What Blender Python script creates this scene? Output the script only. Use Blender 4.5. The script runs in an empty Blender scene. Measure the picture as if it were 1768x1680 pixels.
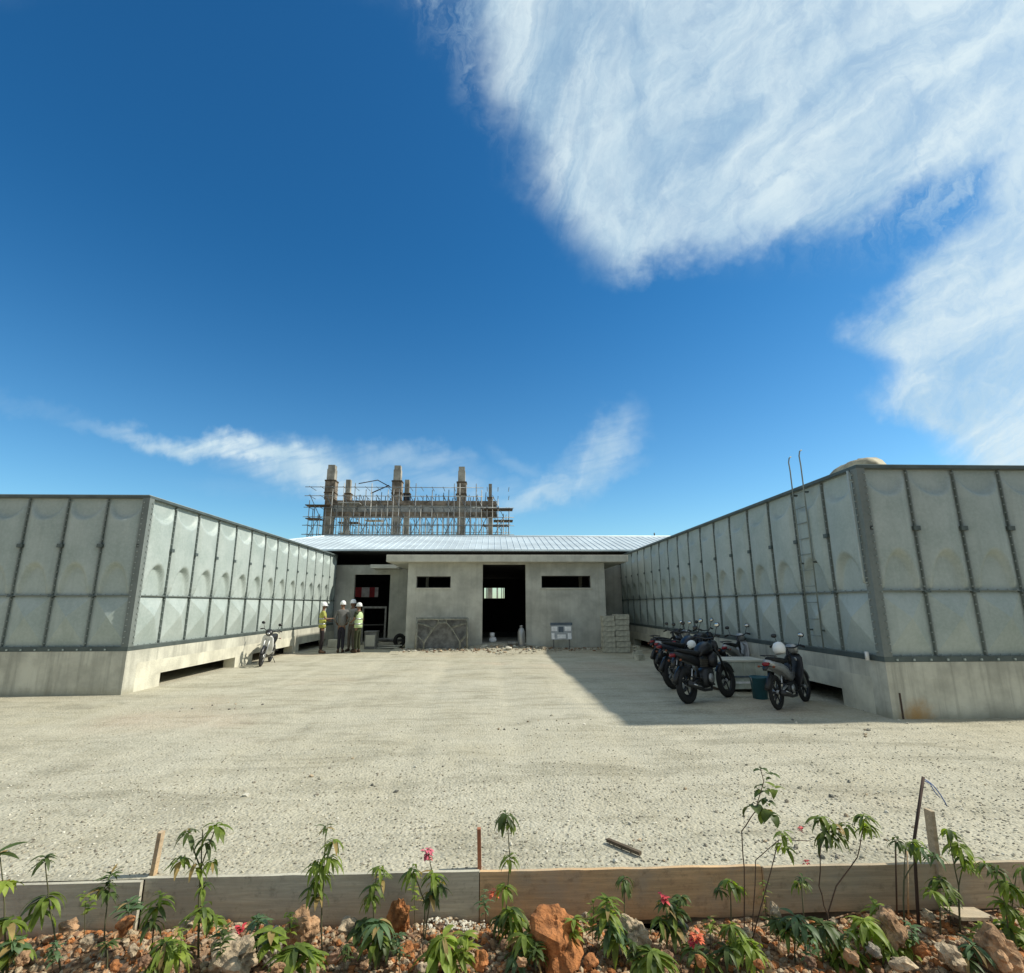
import bpy, bmesh, math, random
from mathutils import Vector, Matrix, noise
random.seed(7)
PI = math.pi; R = math.radians
sc = bpy.context.scene
# ------------------------------------------------------------------ camera
F, PITCH, YAW, ROLL, H = 915.6, 0.2188, 0.03630, 0.0026, 1.65      # focal in pixels of a 1768 px wide frame
cam = bpy.data.objects.new('camera', bpy.data.cameras.new('camera'))
sc.collection.objects.link(cam); sc.camera = cam
cam.data.sensor_width = 36; cam.data.lens = 36*F/1768
cam.data.clip_start = .05; cam.data.clip_end = 4000
cam.matrix_world = (Matrix.Translation((0, 0, H)) @ Matrix.Rotation(-YAW, 4, 'Z')
                    @ Matrix.Rotation(PI/2+PITCH, 4, 'X') @ Matrix.Rotation(-ROLL, 4, 'Z'))
CR = cam.matrix_world.to_3x3()
def ray(u, v): return CR @ Vector(((u-884)/F, (840-v)/F, -1))
def AY(u, v, Y): r = ray(u, v); return Vector((0, 0, H)) + r*(Y/r.y)
def AG(u, v, z=0): r = ray(u, v); return Vector((0, 0, H)) + r*((z-H)/r.z)
K = .80                                                            # this place is narrow across: widths are 0.8 of their depth
# ------------------------------------------------------------------ sun, sky, exposure
SUN = Vector((3.95, .22, 3.79)).normalized()
ld = bpy.data.lights.new('sun', 'SUN'); ld.energy = 5.0; ld.angle = R(1.2); ld.color = (1, .94, .81)
lo = bpy.data.objects.new('sun', ld); sc.collection.objects.link(lo)
lo.rotation_euler = SUN.to_track_quat('Z', 'Y').to_euler(); lo.location = (30, 0, 40)
sc.view_settings.view_transform = 'Standard'; sc.view_settings.look = 'None'
sc.view_settings.exposure = 0; sc.view_settings.gamma = 1
sc.cycles.use_denoising = True
sc.cycles.max_bounces = 6

class NT:
    def __init__(s, tree): s.t = tree; s.n = tree.nodes; s.n.clear()
    def new(s, ty, ins=None, **kw):
        nd = s.n.new(ty)
        for k, v in kw.items(): setattr(nd, k, v)
        for k, v in (ins or {}).items(): s.set(nd, k, v)
        return nd
    def set(s, nd, k, v):
        i = nd.inputs[k]
        if isinstance(v, bpy.types.NodeSocket): s.t.links.new(v, i)
        elif isinstance(v, bpy.types.Node): s.t.links.new(v.outputs[0], i)
        elif isinstance(v, (tuple, list)) and len(v) == 3 and i.type == 'RGBA': i.default_value = (*v, 1)
        else: i.default_value = v
    def m(s, op, a, b=0, c=0, clamp=False):
        nd = s.new('ShaderNodeMath', {0: a, 1: b, 2: c}, operation=op); nd.use_clamp = clamp; return nd.outputs[0]
    def vm(s, op, a, b=(0, 0, 0)):
        nd = s.new('ShaderNodeVectorMath', {0: a, 1: b}, operation=op)
        return nd.outputs[1] if op in ('DOT_PRODUCT', 'LENGTH') else nd.outputs[0]
    def ss(s, x, a, b, lo=0, hi=1):
        return s.new('ShaderNodeMapRange', {0: x, 1: a, 2: b, 3: lo, 4: hi}, interpolation_type='SMOOTHSTEP').outputs[0]
    def lin(s, x, a, b, lo=0, hi=1):
        return s.new('ShaderNodeMapRange', {0: x, 1: a, 2: b, 3: lo, 4: hi}).outputs[0]
    def noise(s, vec, scale, detail=4, rough=.55, dist=0):
        return s.new('ShaderNodeTexNoise', {'Vector': vec, 'Scale': scale, 'Detail': detail, 'Roughness': rough, 'Distortion': dist}).outputs[0]
    def mix(s, f, a, b, bt='MIX'):
        nd = s.new('ShaderNodeMix', data_type='RGBA', blend_type=bt)
        s.set(nd, 0, f); s.set(nd, 6, a); s.set(nd, 7, b); return nd.outputs[2]
    def comb(s, x, y, z=0): return s.new('ShaderNodeCombineXYZ', {0: x, 1: y, 2: z}).outputs[0]

world = bpy.data.worlds.new('World'); sc.world = world; world.use_nodes = True
W = NT(world.node_tree)
SKY = .10
tc = W.new('ShaderNodeTexCoord').outputs['Generated']
sky = W.new('ShaderNodeTexSky', sky_type='NISHITA')
sky.sun_disc = False; sky.sun_elevation = math.asin(SUN.z); sky.sun_rotation = math.atan2(SUN.x, SUN.y)
sky.altitude = 0; sky.air_density = 1.0; sky.dust_density = .5; sky.ozone_density = 3.0
def axis(i): return tuple(CR.col[i])
dr = W.vm('DOT_PRODUCT', tc, axis(0)); du = W.vm('DOT_PRODUCT', tc, axis(1)); dfw = W.vm('DOT_PRODUCT', tc, tuple(-CR.col[2]))
dfm = W.m('MAXIMUM', dfw, .05)
# clouds live on a flat chart of the sky (units: 1000 = 47 degrees)
cu = W.m('MULTIPLY_ADD', W.m('DIVIDE', dr, dfm), F/1000, .884)
cv = W.m('MULTIPLY_ADD', W.m('DIVIDE', du, dfm), -F/1000, .840)
uv = W.comb(cu, cv)
wa = W.m('SUBTRACT', W.noise(uv, 5, 5, .6), .5); wb = W.m('SUBTRACT', W.noise(W.vm('ADD', uv, (7, 3, 0)), 5, 5, .6), .5)
wf = W.m('SUBTRACT', W.noise(uv, 26, 4, .6), .5)
u1 = W.m('ADD', W.m('MULTIPLY_ADD', wa, .16, cu), W.m('MULTIPLY', wf, .03)); v1 = W.m('ADD', W.m('MULTIPLY_ADD', wb, .13, cv), W.m('MULTIPLY', wf, .035))
def curve(x, pts):
    fc = W.new('ShaderNodeFloatCurve', {1: x}); c = fc.mapping.curves[0]
    c.points[0].location = pts[0]; c.points[1].location = pts[-1]
    for p in pts[1:-1]: c.points.new(*p)
    fc.mapping.update(); return fc.outputs[0]
def rot(a, sx, sy):                                                 # stretched chart for fibres
    mp = W.new('ShaderNodeMapping', {0: uv, 2: (0, 0, R(a)), 3: (1/sx, 1/sy, 1)}, vector_type='TEXTURE'); return mp.outputs[0]
EA = curve(W.m('DIVIDE', u1, 2), [(0, 0), (.35, 0), (.385, .05), (.41, .16), (.435, .30), (.47, .415), (.495, .465), (.5425, .50), (.575, .472),
                                  (.635, .452), (.715, .43), (.765, .385), (.81, .325), (.86, .31), (1, .3)])
EB = curve(v1, [(0, .85), (.25, .842), (.33, .832), (.40, .805), (.47, .755), (.53, .735), (.59, .72), (.64, .745), (.69, .735), (.72, .76), (.76, .80), (.82, .815), (1, .82)])
dA = W.m('SUBTRACT', EA, v1); veil = W.m('MULTIPLY', W.ss(W.m('ADD', W.m('SUBTRACT', u1, W.m('MULTIPLY_ADD', cv, .62, .66)), 0), 0, .16), W.ss(W.m('SUBTRACT', .50, cv), 0, .2))
fibr = W.noise(W.vm('ADD', rot(-38, 1.5, 5.5), W.new('ShaderNodeVectorMath', {0: W.comb(wa, wb), 3: .5}, operation='SCALE').outputs[0]), 1.5, 8, .62, .9); fibrL = W.noise(W.vm('ADD', rot(-72, 1.6, 6), W.new('ShaderNodeVectorMath', {0: W.comb(wb, wa), 3: .5}, operation='SCALE').outputs[0]), 1.6, 8, .62, .9)
fibr = W.m('ADD', W.m('MULTIPLY', fibr, W.lin(cu, .95, 1.35)), W.m('MULTIPLY', fibrL, W.lin(cu, .95, 1.35, 1, 0))); fibr2 = W.noise(W.vm('ADD', rot(-80, 3.0, 6), W.comb(wa, wb)), 3.2, 9, .68, 1.2); puff = W.noise(uv, 3.1, 6, .55)
softA = W.lin(cu, .78, 1.08, .36, .07)
DA = W.ss(W.m('DIVIDE', dA, softA), -.1, 1)
DB = W.ss(W.m('SUBTRACT', W.m('MULTIPLY', u1, .5), EB), -.004, .05)
body = W.m('MAXIMUM', DA, DB)
tex = W.m('ADD', W.m('MULTIPLY', fibr, .75), W.m('MULTIPLY', fibr2, .45)); tex = W.m('MULTIPLY_ADD', puff, .35, tex)
edge = W.ss(tex, .56, .96, .36, 1)
core = W.m('POWER', body, 1.6)
dens = W.m('MULTIPLY', body, W.m('ADD', W.m('MULTIPLY', edge, W.m('SUBTRACT', 1, W.m('MULTIPLY', core, .45))), W.m('MULTIPLY', core, .40)))
def blob(x, y, L, w, a, amp):
    s = W.new('ShaderNodeMapping', {0: W.comb(u1, v1), 1: (x/1000, y/1000, 0), 2: (0, 0, R(a)), 3: (L/1000, w/1000, 1)}, vector_type='TEXTURE').outputs[0]
    l = W.vm('LENGTH', s)
    return W.m('MULTIPLY', W.ss(l, 1.7, 0), amp)
thin = None
for b in [(430, 782, 230, 18, 11, .95), (300, 757, 110, 10, 8, .6), (550, 822, 130, 34, 14, 1.0), (520, 792, 150, 20, 8, .4), (700, 798, 120, 20, 4, .40), (780, 835, 160, 26, 5, .30), (955, 845, 110, 22, -16, .60),
          (1035, 785, 72, 36, -58, .55), (1000, 815, 70, 30, -45, .3), (50, 695, 150, 12, 14, .07), (640, 860, 240, 20, 5, .12), (900, 800, 60, 14, 30, .16)]:
    x = blob(*b); thin = x if thin is None else W.m('MAXIMUM', thin, x)
thin = W.m('MULTIPLY', thin, W.ss(W.noise(rot(-14, 5, 26), 1.6, 5, .6, .3), .25, .60, .5, 1.15))
dens = W.m('MAXIMUM', dens, thin); dens = W.m('MAXIMUM', dens, W.m('MULTIPLY', veil, W.ss(fibr2, .36, .72, .06, .55)))
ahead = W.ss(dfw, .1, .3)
away = W.m('MULTIPLY', W.ss(W.noise(tc, 2.3, 6, .6), .32, .60), W.m('SUBTRACT', 1, ahead))  # unseen cloud cover behind the camera, added for neutral fill light
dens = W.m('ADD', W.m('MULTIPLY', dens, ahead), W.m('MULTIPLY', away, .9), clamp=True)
shade = W.ss(W.m('ADD', W.m('MULTIPLY', fibr, .75), W.m('MULTIPLY', puff, .35)), .38, .74)
ccol = W.mix(shade, (.45, .65, .80), (.75, .88, .93))
ccol = W.mix(W.ss(W.m('SUBTRACT', cu, cv), 1.0, 1.7, 0, .5), ccol, (.80, .93, .97))
ccol = W.mix(ahead, (.50, .525, .50), ccol)
ccol = W.new('ShaderNodeVectorMath', {0: ccol, 3: 1/SKY}, operation='SCALE').outputs[0]
hs = W.new('ShaderNodeHueSaturation', {'Hue': .5, 'Saturation': 1.22, 'Value': 1.0, 'Color': sky.outputs[0]})
elev = W.ss(W.new('ShaderNodeSeparateXYZ', {0: tc}).outputs[2], .02, .62)
tint = W.mix(1, hs.outputs[0], W.mix(elev, (1.25, 1.56, 1.52), (.45, 1.11, 1.27)), 'MULTIPLY')
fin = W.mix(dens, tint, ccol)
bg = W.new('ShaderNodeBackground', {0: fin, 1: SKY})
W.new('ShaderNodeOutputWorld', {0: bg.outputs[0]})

# ------------------------------------------------------------------ materials
M = {}
def mat(name, col, rough=.8, metal=0, var=.12, vs=3., bump=.0, bs=40., col2=None, spec=.4, streak=0, trans=0, det=5):
    m = bpy.data.materials.new(name); m.use_nodes = True; T = NT(m.node_tree)
    tc = T.new('ShaderNodeTexCoord').outputs['Object']
    c2 = col2 or tuple(x*(1-var*2) for x in col); c1 = tuple(min(1, x*(1+var)) for x in col) if not col2 else col
    f = T.ss(T.noise(tc, vs, det, .6), .32, .68)
    c = T.mix(f, c2, c1)
    if streak:
        mp = T.new('ShaderNodeMapping', {0: tc, 3: (7, 7, .35)}).outputs[0]
        sfac = T.ss(T.noise(mp, 1.3, 5, .65), .45, .75, 0, streak)
        c = T.mix(sfac, c, tuple(x*.45 for x in col))
    b = T.new('ShaderNodeBsdfPrincipled', {'Base Color': c, 'Roughness': rough, 'Metallic': metal, 'Specular IOR Level': spec})
    if bump:
        bp = T.new('ShaderNodeBump', {'Strength': bump, 'Distance': .02, 'Height': T.noise(tc, bs, 4, .6)}); T.set(b, 'Normal', bp.outputs[0])
    out = T.new('ShaderNodeOutputMaterial')
    if trans:
        tr = T.new('ShaderNodeBsdfTranslucent', {0: T.mix(1, c, (1.5, 1.6, .6), 'MULTIPLY')})
        mx = T.new('ShaderNodeMixShader', {0: trans, 1: b.outputs[0], 2: tr.outputs[0]}); T.set(out, 0, mx.outputs[0])
    else: T.set(out, 0, b.outputs[0])
    M[name] = m; return m
def wood_mat(name, c1, c2):
    m = bpy.data.materials.new(name); m.use_nodes = True; T = NT(m.node_tree); M[name] = m
    p = T.new('ShaderNodeTexCoord').outputs['Object']
    g = T.noise(T.new('ShaderNodeMapping', {0: p, 3: (2.2, 30, 42)}).outputs[0], 1, 7, .7, .4); a = T.noise(p, 2.2, 5, .6); d = T.noise(p, 16, 5, .7)
    c = T.mix(T.ss(g, .35, .68), c2, c1); c = T.mix(T.m('MULTIPLY', T.ss(a, .42, .65), .6), c, (.36, .33, .27)); c = T.mix(T.m('MULTIPLY', T.ss(d, .52, .75), .6), c, tuple(x*.45 for x in c2))
    z = T.m('ADD', T.new('ShaderNodeSeparateXYZ', {0: p}).outputs[2], T.m('MULTIPLY', d, .09)); c = T.mix(T.ss(z, -.15, -.24, 0, .7), c, (.34, .21, .12))
    bp = T.new('ShaderNodeBump', {'Strength': .5, 'Distance': .01, 'Height': T.m('ADD', g, d)})
    b = T.new('ShaderNodeBsdfPrincipled', {'Base Color': c, 'Roughness': .9, 'Specular IOR Level': .15, 'Normal': bp.outputs[0]}); T.new('ShaderNodeOutputMaterial', {0: b.outputs[0]})
def tank_mat(name='galvanised', dark=1.0):
    m = bpy.data.materials.new(name); m.use_nodes = True; T = NT(m.node_tree)
    tc = T.new('ShaderNodeTexCoord').outputs['Object']; oi = T.new('ShaderNodeObjectInfo').outputs['Random']
    sh = T.vm('ADD', tc, T.comb(T.m('MULTIPLY', oi, 31), T.m('MULTIPLY', oi, 17), oi))
    f = T.ss(T.noise(sh, 1.6, 5, .6), .3, .7); g = T.ss(T.noise(sh, 22, 3, .7), .35, .7)
    c = T.mix(f, (.325*dark, .385*dark, .36*dark), (.43*dark, .485*dark, .46*dark)); c = T.mix(T.m('MULTIPLY', g, .28), c, (.60*dark, .65*dark, .63*dark))
    c = T.mix(T.m('MULTIPLY', oi, .2), c, (.33*dark, .40*dark, .39*dark))
    st = T.ss(T.noise(T.new('ShaderNodeMapping', {0: sh, 3: (7, 7, .5)}).outputs[0], 1.2, 5, .7), .48, .8, 0, .3); c = T.mix(st, c, (.24, .28, .25))
    b = T.new('ShaderNodeBsdfPrincipled', {'Base Color': c, 'Roughness': T.lin(g, 0, 1, .5, .66), 'Metallic': .08, 'Specular IOR Level': .35})
    bp = T.new('ShaderNodeBump', {'Strength': .12, 'Distance': .02, 'Height': T.noise(sh, 14, 4, .6)}); T.set(b, 'Normal', bp.outputs[0])
    T.new('ShaderNodeOutputMaterial', {0: b.outputs[0]}); M[name] = m
tank_mat(); tank_mat('galvanised_frame', .44); tank_mat('galvanised_bolt', .72)
mat('rail', (.10, .125, .12), .55, .3); mat('ladder_steel', (.25, .29, .27), .6, .2); mat('concrete', (.55, .54, .455), .9, 0, .13, 1.6, .4, 30, streak=.6)
mat('concrete_pale', (.62, .60, .49), .9, 0, .1, 2.4, .4, 30, streak=.22)
mat('plaster', (.52, .52, .46), .92, 0, .13, 1.1, .25, 18, streak=.25); mat('slab', (.60, .585, .50), .9, 0, .08, 2, .3, 30, streak=.2)
mat('inside_shade', (.035, .035, .033), .95); mat('roof_metal', (.58, .66, .70), .5, .1, .08, .7, streak=.15)  # indoor shade painted as a near-black wall and ceiling colour
mat('frame_concrete', (.36, .34, .29), .9, 0, .25, .9, .3, 12); mat('form_wood', (.27, .22, .17), .85, 0, .3, 2)
mat('scaffold_steel', (.22, .24, .25), .5, .6); mat('scaffold_pale', (.45, .45, .42), .6, .3); mat('net_grey', (.30, .30, .25), .85, 0, .15, 8)
mat('black_plastic', (.012, .012, .014), .38, 0, .1, 5, spec=.5); mat('rubber', (.018, .018, .018), .8); mat('black_seat', (.014, .014, .015), .62)
mat('dark_metal', (.06, .06, .062), .4, .7); mat('chrome', (.6, .6, .6), .22, .9); mat('silver_paint', (.42, .43, .43), .35, .5); mat('white_paint', (.78, .78, .76), .35)
mat('grey_paint', (.16, .165, .17), .35, .4); mat('amber', (.22, .06, .02), .3); mat('red_lens', (.22, .012, .018), .25); mat('blue_paint', (.014, .018, .03), .35)
mat('teal_plastic', (.03, .12, .15), .45); mat('helmet_white', (.85, .86, .86), .25, 0, .02)
mat('box_grey', (.52, .55, .48), .6, .2, .12, 4, streak=.3); mat('block_grey', (.48, .465, .38), .95, 0, .15, 9, .5, 60)
mat('sack_white', (.88, .88, .88), .8, 0, .08, 6, .3, 30); mat('tarp_slate', (.10, .13, .16), .6, 0, .1, 6); mat('crate_grey', (.17, .17, .155), .9, 0, .2, 9)
mat('wood_tan', (.52, .36, .21), .85, 0, .2, 3, .3, 60, col2=(.36, .26, .16), streak=.2); mat('wood_grey', (.42, .40, .34), .9, 0, .15, 5, .5, 60, col2=(.30, .29, .25), streak=.25)
mat('wood_red', (.42, .17, .09), .85, 0, .2, 4, .3, 60); mat('wood_dark', (.10, .075, .05), .9, 0, .2, 6)
mat('wood_brown2', (.42, .34, .235), .9, 0, .2, 3, .3, 60, col2=(.30, .25, .18), streak=.25); mat('rubble_dark', (.17, .165, .14), .95, 0, .2, 9)
wood_mat('wood_tan', (.70, .48, .27), (.48, .33, .19)); wood_mat('wood_grey', (.60, .57, .46), (.45, .425, .34)); wood_mat('wood_brown2', (.55, .44, .30), (.38, .31, .215))
mat('rust', (.07, .045, .035), .8); mat('rust_stain', (.40, .25, .12), .9, 0, .2, 6); mat('blue_cord', (.12, .2, .42), .6)
mat('skin', (.19, .105, .065), .6); mat('hi_vis', (.42, .43, .10), .7); mat('lime_vest', (.52, .66, .36), .7); mat('shirt_grey', (.16, .16, .155), .85); mat('shirt_pale', (.34, .34, .32), .85)
mat('trouser_navy', (.018, .018, .028), .9); mat('trouser_olive', (.035, .042, .018), .9); mat('trouser_brown', (.14, .12, .10), .9); mat('boot', (.06, .035, .02), .8); mat('trouser_black', (.02, .015, .018), .9)
mat('banner_red', (.45, .05, .06), .8); mat('banner_white', (.75, .72, .70), .8); mat('board_grey', (.22, .22, .21), .9, 0, .2, 5)
mat('hatch', (.42, .38, .27), .8, 0, .2, 5)
for i, (c, t) in enumerate([((.17, .235, .045), .42), ((.23, .31, .06), .45), ((.085, .125, .035), .34), ((.30, .38, .07), .45), ((.13, .21, .10), .36)]):
    mat('leaf%d' % i, c, .5, 0, .22, 14, trans=t, spec=.35)
mat('leaf_dry', (.36, .26, .10), .7, 0, .2, 9, trans=.3)
mat('stem', (.10, .10, .05), .8); mat('stem_brown', (.09, .055, .035), .8); mat('petal_red', (.60, .06, .07), .6); mat('petal_pink', (.72, .16, .22), .6); mat('petal_orange', (.70, .16, .07), .6)
rocks_m = [('rock_pale', (.47, .37, .25)), ('rock_grey', (.37, .33, .26)), ('rock_tan', (.42, .255, .14)), ('rock_rust', (.42, .17, .06)), ('rock_brown', (.24, .14, .085))]
for n, c in rocks_m: mat(n, c, .95, 0, .28, 14, .7, 60)
mat('gravel_tan', (.47, .44, .34), .95, 0, .2, 9, .3, 40); mat('rubble_white', (.60, .57, .48), .95, 0, .15, 9, .4, 40)

# ------------------------------------------------------------------ mesh helpers
class MB:
    def __init__(s): s.v = []; s.f = []; s.mi = []; s.sm = []; s.mats = []
    def mid(s, m):
        if m not in s.mats: s.mats.append(m)
        return s.mats.index(m)
    def add(s, vs, fs, m, smooth=False):
        o = len(s.v); s.v += [tuple(v) for v in vs]; k = s.mid(m)
        for f in fs: s.f.append(tuple(i+o for i in f)); s.mi.append(k); s.sm.append(smooth)
    def box(s, a, b, m, T=None):
        x0, y0, z0 = a; x1, y1, z1 = b
        vs = [(x0, y0, z0), (x1, y0, z0), (x1, y1, z0), (x0, y1, z0), (x0, y0, z1), (x1, y0, z1), (x1, y1, z1), (x0, y1, z1)]
        if T: vs = [T @ Vector(v) for v in vs]
        s.add(vs, [(0, 3, 2, 1), (4, 5, 6, 7), (0, 1, 5, 4), (1, 2, 6, 5), (2, 3, 7, 6), (3, 0, 4, 7)], m); return s
    def tube(s, pts, r, m, n=8, cap=True, smooth=True):
        pts = [Vector(p) for p in pts]; rs = r if isinstance(r, (list, tuple)) else [r]*len(pts)
        vs = []; fs = []; up = None
        for i, p in enumerate(pts):
            d = (pts[min(i+1, len(pts)-1)] - pts[max(i-1, 0)]).normalized()
            if up is None: up = Vector((0, 0, 1)) if abs(d.z) < .9 else Vector((1, 0, 0))
            a = d.cross(up).normalized(); b = a.cross(d).normalized(); up = b
            for k in range(n): t = 2*PI*k/n; vs.append(p + (a*math.cos(t)+b*math.sin(t))*rs[i])
        for i in range(len(pts)-1):
            for k in range(n): fs.append((i*n+k, i*n+(k+1) % n, (i+1)*n+(k+1) % n, (i+1)*n+k))
        if cap: fs.append(tuple(range(n))[::-1]); fs.append(tuple((len(pts)-1)*n+k for k in range(n)))
        s.add(vs, fs, m, smooth); return s
    def loft(s, secs, m, n=12, p=2.4, smooth=True):
        """secs: (centre, side vector, up vector) super-ellipse sections, closed at the ends"""
        vs = []; fs = []
        for c, a, b in secs:
            c, a, b = Vector(c), Vector(a), Vector(b)
            for k in range(n):
                t = 2*PI*k/n; ct, st = math.cos(t), math.sin(t)
                vs.append(c + a*(math.copysign(abs(ct)**(2/p), ct)) + b*(math.copysign(abs(st)**(2/p), st)))
        for i in range(len(secs)-1):
            for k in range(n): fs.append((i*n+k, i*n+(k+1) % n, (i+1)*n+(k+1) % n, (i+1)*n+k))
        fs.append(tuple(range(n))[::-1]); fs.append(tuple((len(secs)-1)*n+k for k in range(n)))
        s.add(vs, fs, m, smooth); return s
    def ball(s, c, r, m, n=10, T=None):
        rx, ry, rz = r if isinstance(r, (tuple, list)) else (r, r, r); vs = []; fs = []
        for i in range(n//2+1):
            th = PI*i/(n//2)
            for k in range(n):
                ph = 2*PI*k/n; v = Vector((rx*math.sin(th)*math.cos(ph), ry*math.sin(th)*math.sin(ph), rz*math.cos(th)))
                if T: v = T @ v
                vs.append(Vector(c)+v)
        for i in range(n//2):
            for k in range(n): fs.append((i*n+k, (i+1)*n+k, (i+1)*n+(k+1) % n, i*n+(k+1) % n))
        s.add(vs, fs, m, True); return s
    def torus(s, c, Rr, r, m, ax='y', n=28, k=8, fl=1.0):
        vs = []; fs = []
        for i in range(n):
            t = 2*PI*i/n
            for j in range(k):
                q = 2*PI*j/k; rr = Rr + r*math.cos(q); w = r*fl*math.sin(q)
                v = {'y': (rr*math.cos(t), w, rr*math.sin(t)), 'z': (rr*math.cos(t), rr*math.sin(t), w), 'x': (w, rr*math.cos(t), rr*math.sin(t))}[ax]
                vs.append(Vector(c)+Vector(v))
        for i in range(n):
            for j in range(k): fs.append((i*k+j, i*k+(j+1) % k, ((i+1) % n)*k+(j+1) % k, ((i+1) % n)*k+j))
        s.add(vs, fs, m, True); return s
    def build(s, name, parent=None, Tm=None, bevel=0):
        vs = [tuple(Tm @ Vector(v)) for v in s.v] if Tm is not None else s.v
        me = bpy.data.meshes.new(name); me.from_pydata(vs, [], s.f)
        for m in s.mats: me.materials.append(M[m])
        me.polygons.foreach_set('material_index', s.mi); me.polygons.foreach_set('use_smooth', s.sm)
        bm = bmesh.new(); bm.from_mesh(me); bmesh.ops.recalc_face_normals(bm, faces=bm.faces); bm.to_mesh(me); bm.free()
        me.update()
        o = bpy.data.objects.new(name, me); sc.collection.objects.link(o)
        if parent: o.parent = parent
        if bevel:
            md = o.modifiers.new('edge', 'BEVEL'); md.width = bevel; md.segments = 2; md.limit_method = 'ANGLE'
        return o
def tag(o, label=None, cat=None, group=None, kind=None):
    if label: o['label'] = label
    if cat: o['category'] = cat
    if group: o['group'] = group
    if kind: o['kind'] = kind
    return o
def empty(name, loc, label, cat, group=None):
    o = bpy.data.objects.new(name, None); sc.collection.objects.link(o); o.location = loc; o.empty_display_size = .2
    return tag(o, label, cat, group)
def rock_mesh(r, m, seed, sub=2, sq=(1, 1, .75), rough=.35):
    bm = bmesh.new(); bmesh.ops.create_icosphere(bm, subdivisions=sub, radius=1)
    off = Vector((seed*3.7, seed*1.3, seed*7.1))
    for v in bm.verts:
        n = noise.noise(v.co*1.1+off)*rough*1.5 + noise.noise(v.co*2.6+off)*rough*.7
        n += noise.noise(v.co*6+off)*rough*.28 + noise.noise(v.co*13+off)*rough*.14
        v.co = v.co*(1+n); v.co = Vector((v.co.x*sq[0], v.co.y*sq[1], v.co.z*sq[2]))*r
    me = bpy.data.meshes.new('rock'); bm.to_mesh(me); bm.free(); me.materials.append(M[m]); return me
def stones(name, n, area, size, mats, zf, seed, label, sizepow=2.5, sink=.3, flat=.65, sub=1):
    """many small stones as one object"""
    rnd = random.Random(seed); protos = []
    for k in range(6):
        bm = bmesh.new(); bmesh.ops.create_icosphere(bm, subdivisions=sub, radius=1)
        for v in bm.verts: v.co *= 1 + rnd.uniform(-.28, .28)
        bm.verts.ensure_lookup_table(); protos.append(([v.co.copy() for v in bm.verts], [tuple(x.index for x in f.verts) for f in bm.faces])); bm.free()
    mb = MB()
    for i in range(n):
        x, y = area(rnd)
        r = size[0] + (size[1]-size[0])*rnd.random()**sizepow
        vs, fs = rnd.choice(protos)
        T = Matrix.Rotation(rnd.uniform(0, 6.28), 3, 'Z') @ Matrix.Rotation(rnd.uniform(-.5, .5), 3, 'X')
        S = (rnd.uniform(.7, 1.3), rnd.uniform(.7, 1.2), flat*rnd.uniform(.7, 1.2)); z = zf(x, y)+r*flat*(1-2*sink)
        mb.add([T @ Vector((v.x*S[0], v.y*S[1], v.z*S[2]))*r + Vector((x, y, z)) for v in vs], fs, rnd.choice(mats))
    o = mb.build(name); return tag(o, label, None, None, 'stuff')

# ------------------------------------------------------------------ ground
YB = 3.80
def gravel_mat():
    m = bpy.data.materials.new('gravel'); m.use_nodes = True; T = NT(m.node_tree); M['gravel'] = m
    p = T.new('ShaderNodeNewGeometry').outputs['Position']
    big = T.ss(T.noise(p, .16, 5, .6), .35, .65); med = T.ss(T.noise(p, 1.3, 6, .65), .3, .7); pink = T.ss(T.noise(T.vm('ADD', p, (11, 5, 0)), .23, 3, .5), .55, .72)
    trk = T.ss(T.noise(T.new('ShaderNodeMapping', {0: p, 2: (0, 0, R(4)), 3: (1.5, .13, 1)}).outputs[0], 1, 4, .6), .5, .72)
    swirl = T.ss(T.noise(T.new('ShaderNodeMapping', {0: p, 2: (0, 0, R(-12)), 3: (.5, 2.2, 1)}).outputs[0], 1, 7, .7, .8), .44, .64)
    c = T.mix(big, (.43, .395, .29), (.455, .43, .34)); c = T.mix(T.m('MULTIPLY', swirl, .95), c, (.285, .265, .195))
    c = T.mix(T.m('MULTIPLY', med, .35), c, (.56, .54, .44)); c = T.mix(T.m('MULTIPLY', pink, .45), c, (.50, .38, .28)); c = T.mix(T.m('MULTIPLY', trk, .5), c, (.56, .525, .41))
    v1 = T.new('ShaderNodeTexVoronoi', {'Vector': p, 'Scale': 38.0, 'Randomness': 1.0}); v2 = T.new('ShaderNodeTexVoronoi', {'Vector': p, 'Scale': 95.0})
    cs = T.new('ShaderNodeSeparateColor', {0: v1.outputs['Color']}).outputs[0]; cs2 = T.new('ShaderNodeSeparateColor', {0: v2.outputs['Color']}).outputs[1]
    c = T.mix(T.m('MULTIPLY', T.ss(cs, .62, 1), .35), c, (.58, .55, .45)); c = T.mix(T.m('MULTIPLY', T.ss(cs, .30, 0), .3), c, (.31, .285, .21)); c = T.mix(T.m('MULTIPLY', T.ss(cs2, .35, 0), .3), c, (.24, .225, .175))
    n2 = T.noise(p, 9, 6, .75); c = T.mix(T.m('MULTIPLY', T.ss(n2, .52, .72), .4), c, (.27, .255, .195))
    h = T.m('ADD', T.m('MULTIPLY', v1.outputs[0], -.6), T.m('MULTIPLY', n2, .9)); h = T.m('ADD', h, T.m('MULTIPLY', T.noise(p, 2.5, 4, .6), 2.2))
    bp = T.new('ShaderNodeBump', {'Strength': .6, 'Distance': .028, 'Height': h})
    b = T.new('ShaderNodeBsdfPrincipled', {'Base Color': c, 'Roughness': .95, 'Specular IOR Level': .15, 'Normal': bp.outputs[0]})
    T.new('ShaderNodeOutputMaterial', {0: b.outputs[0]})
gravel_mat()
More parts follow.
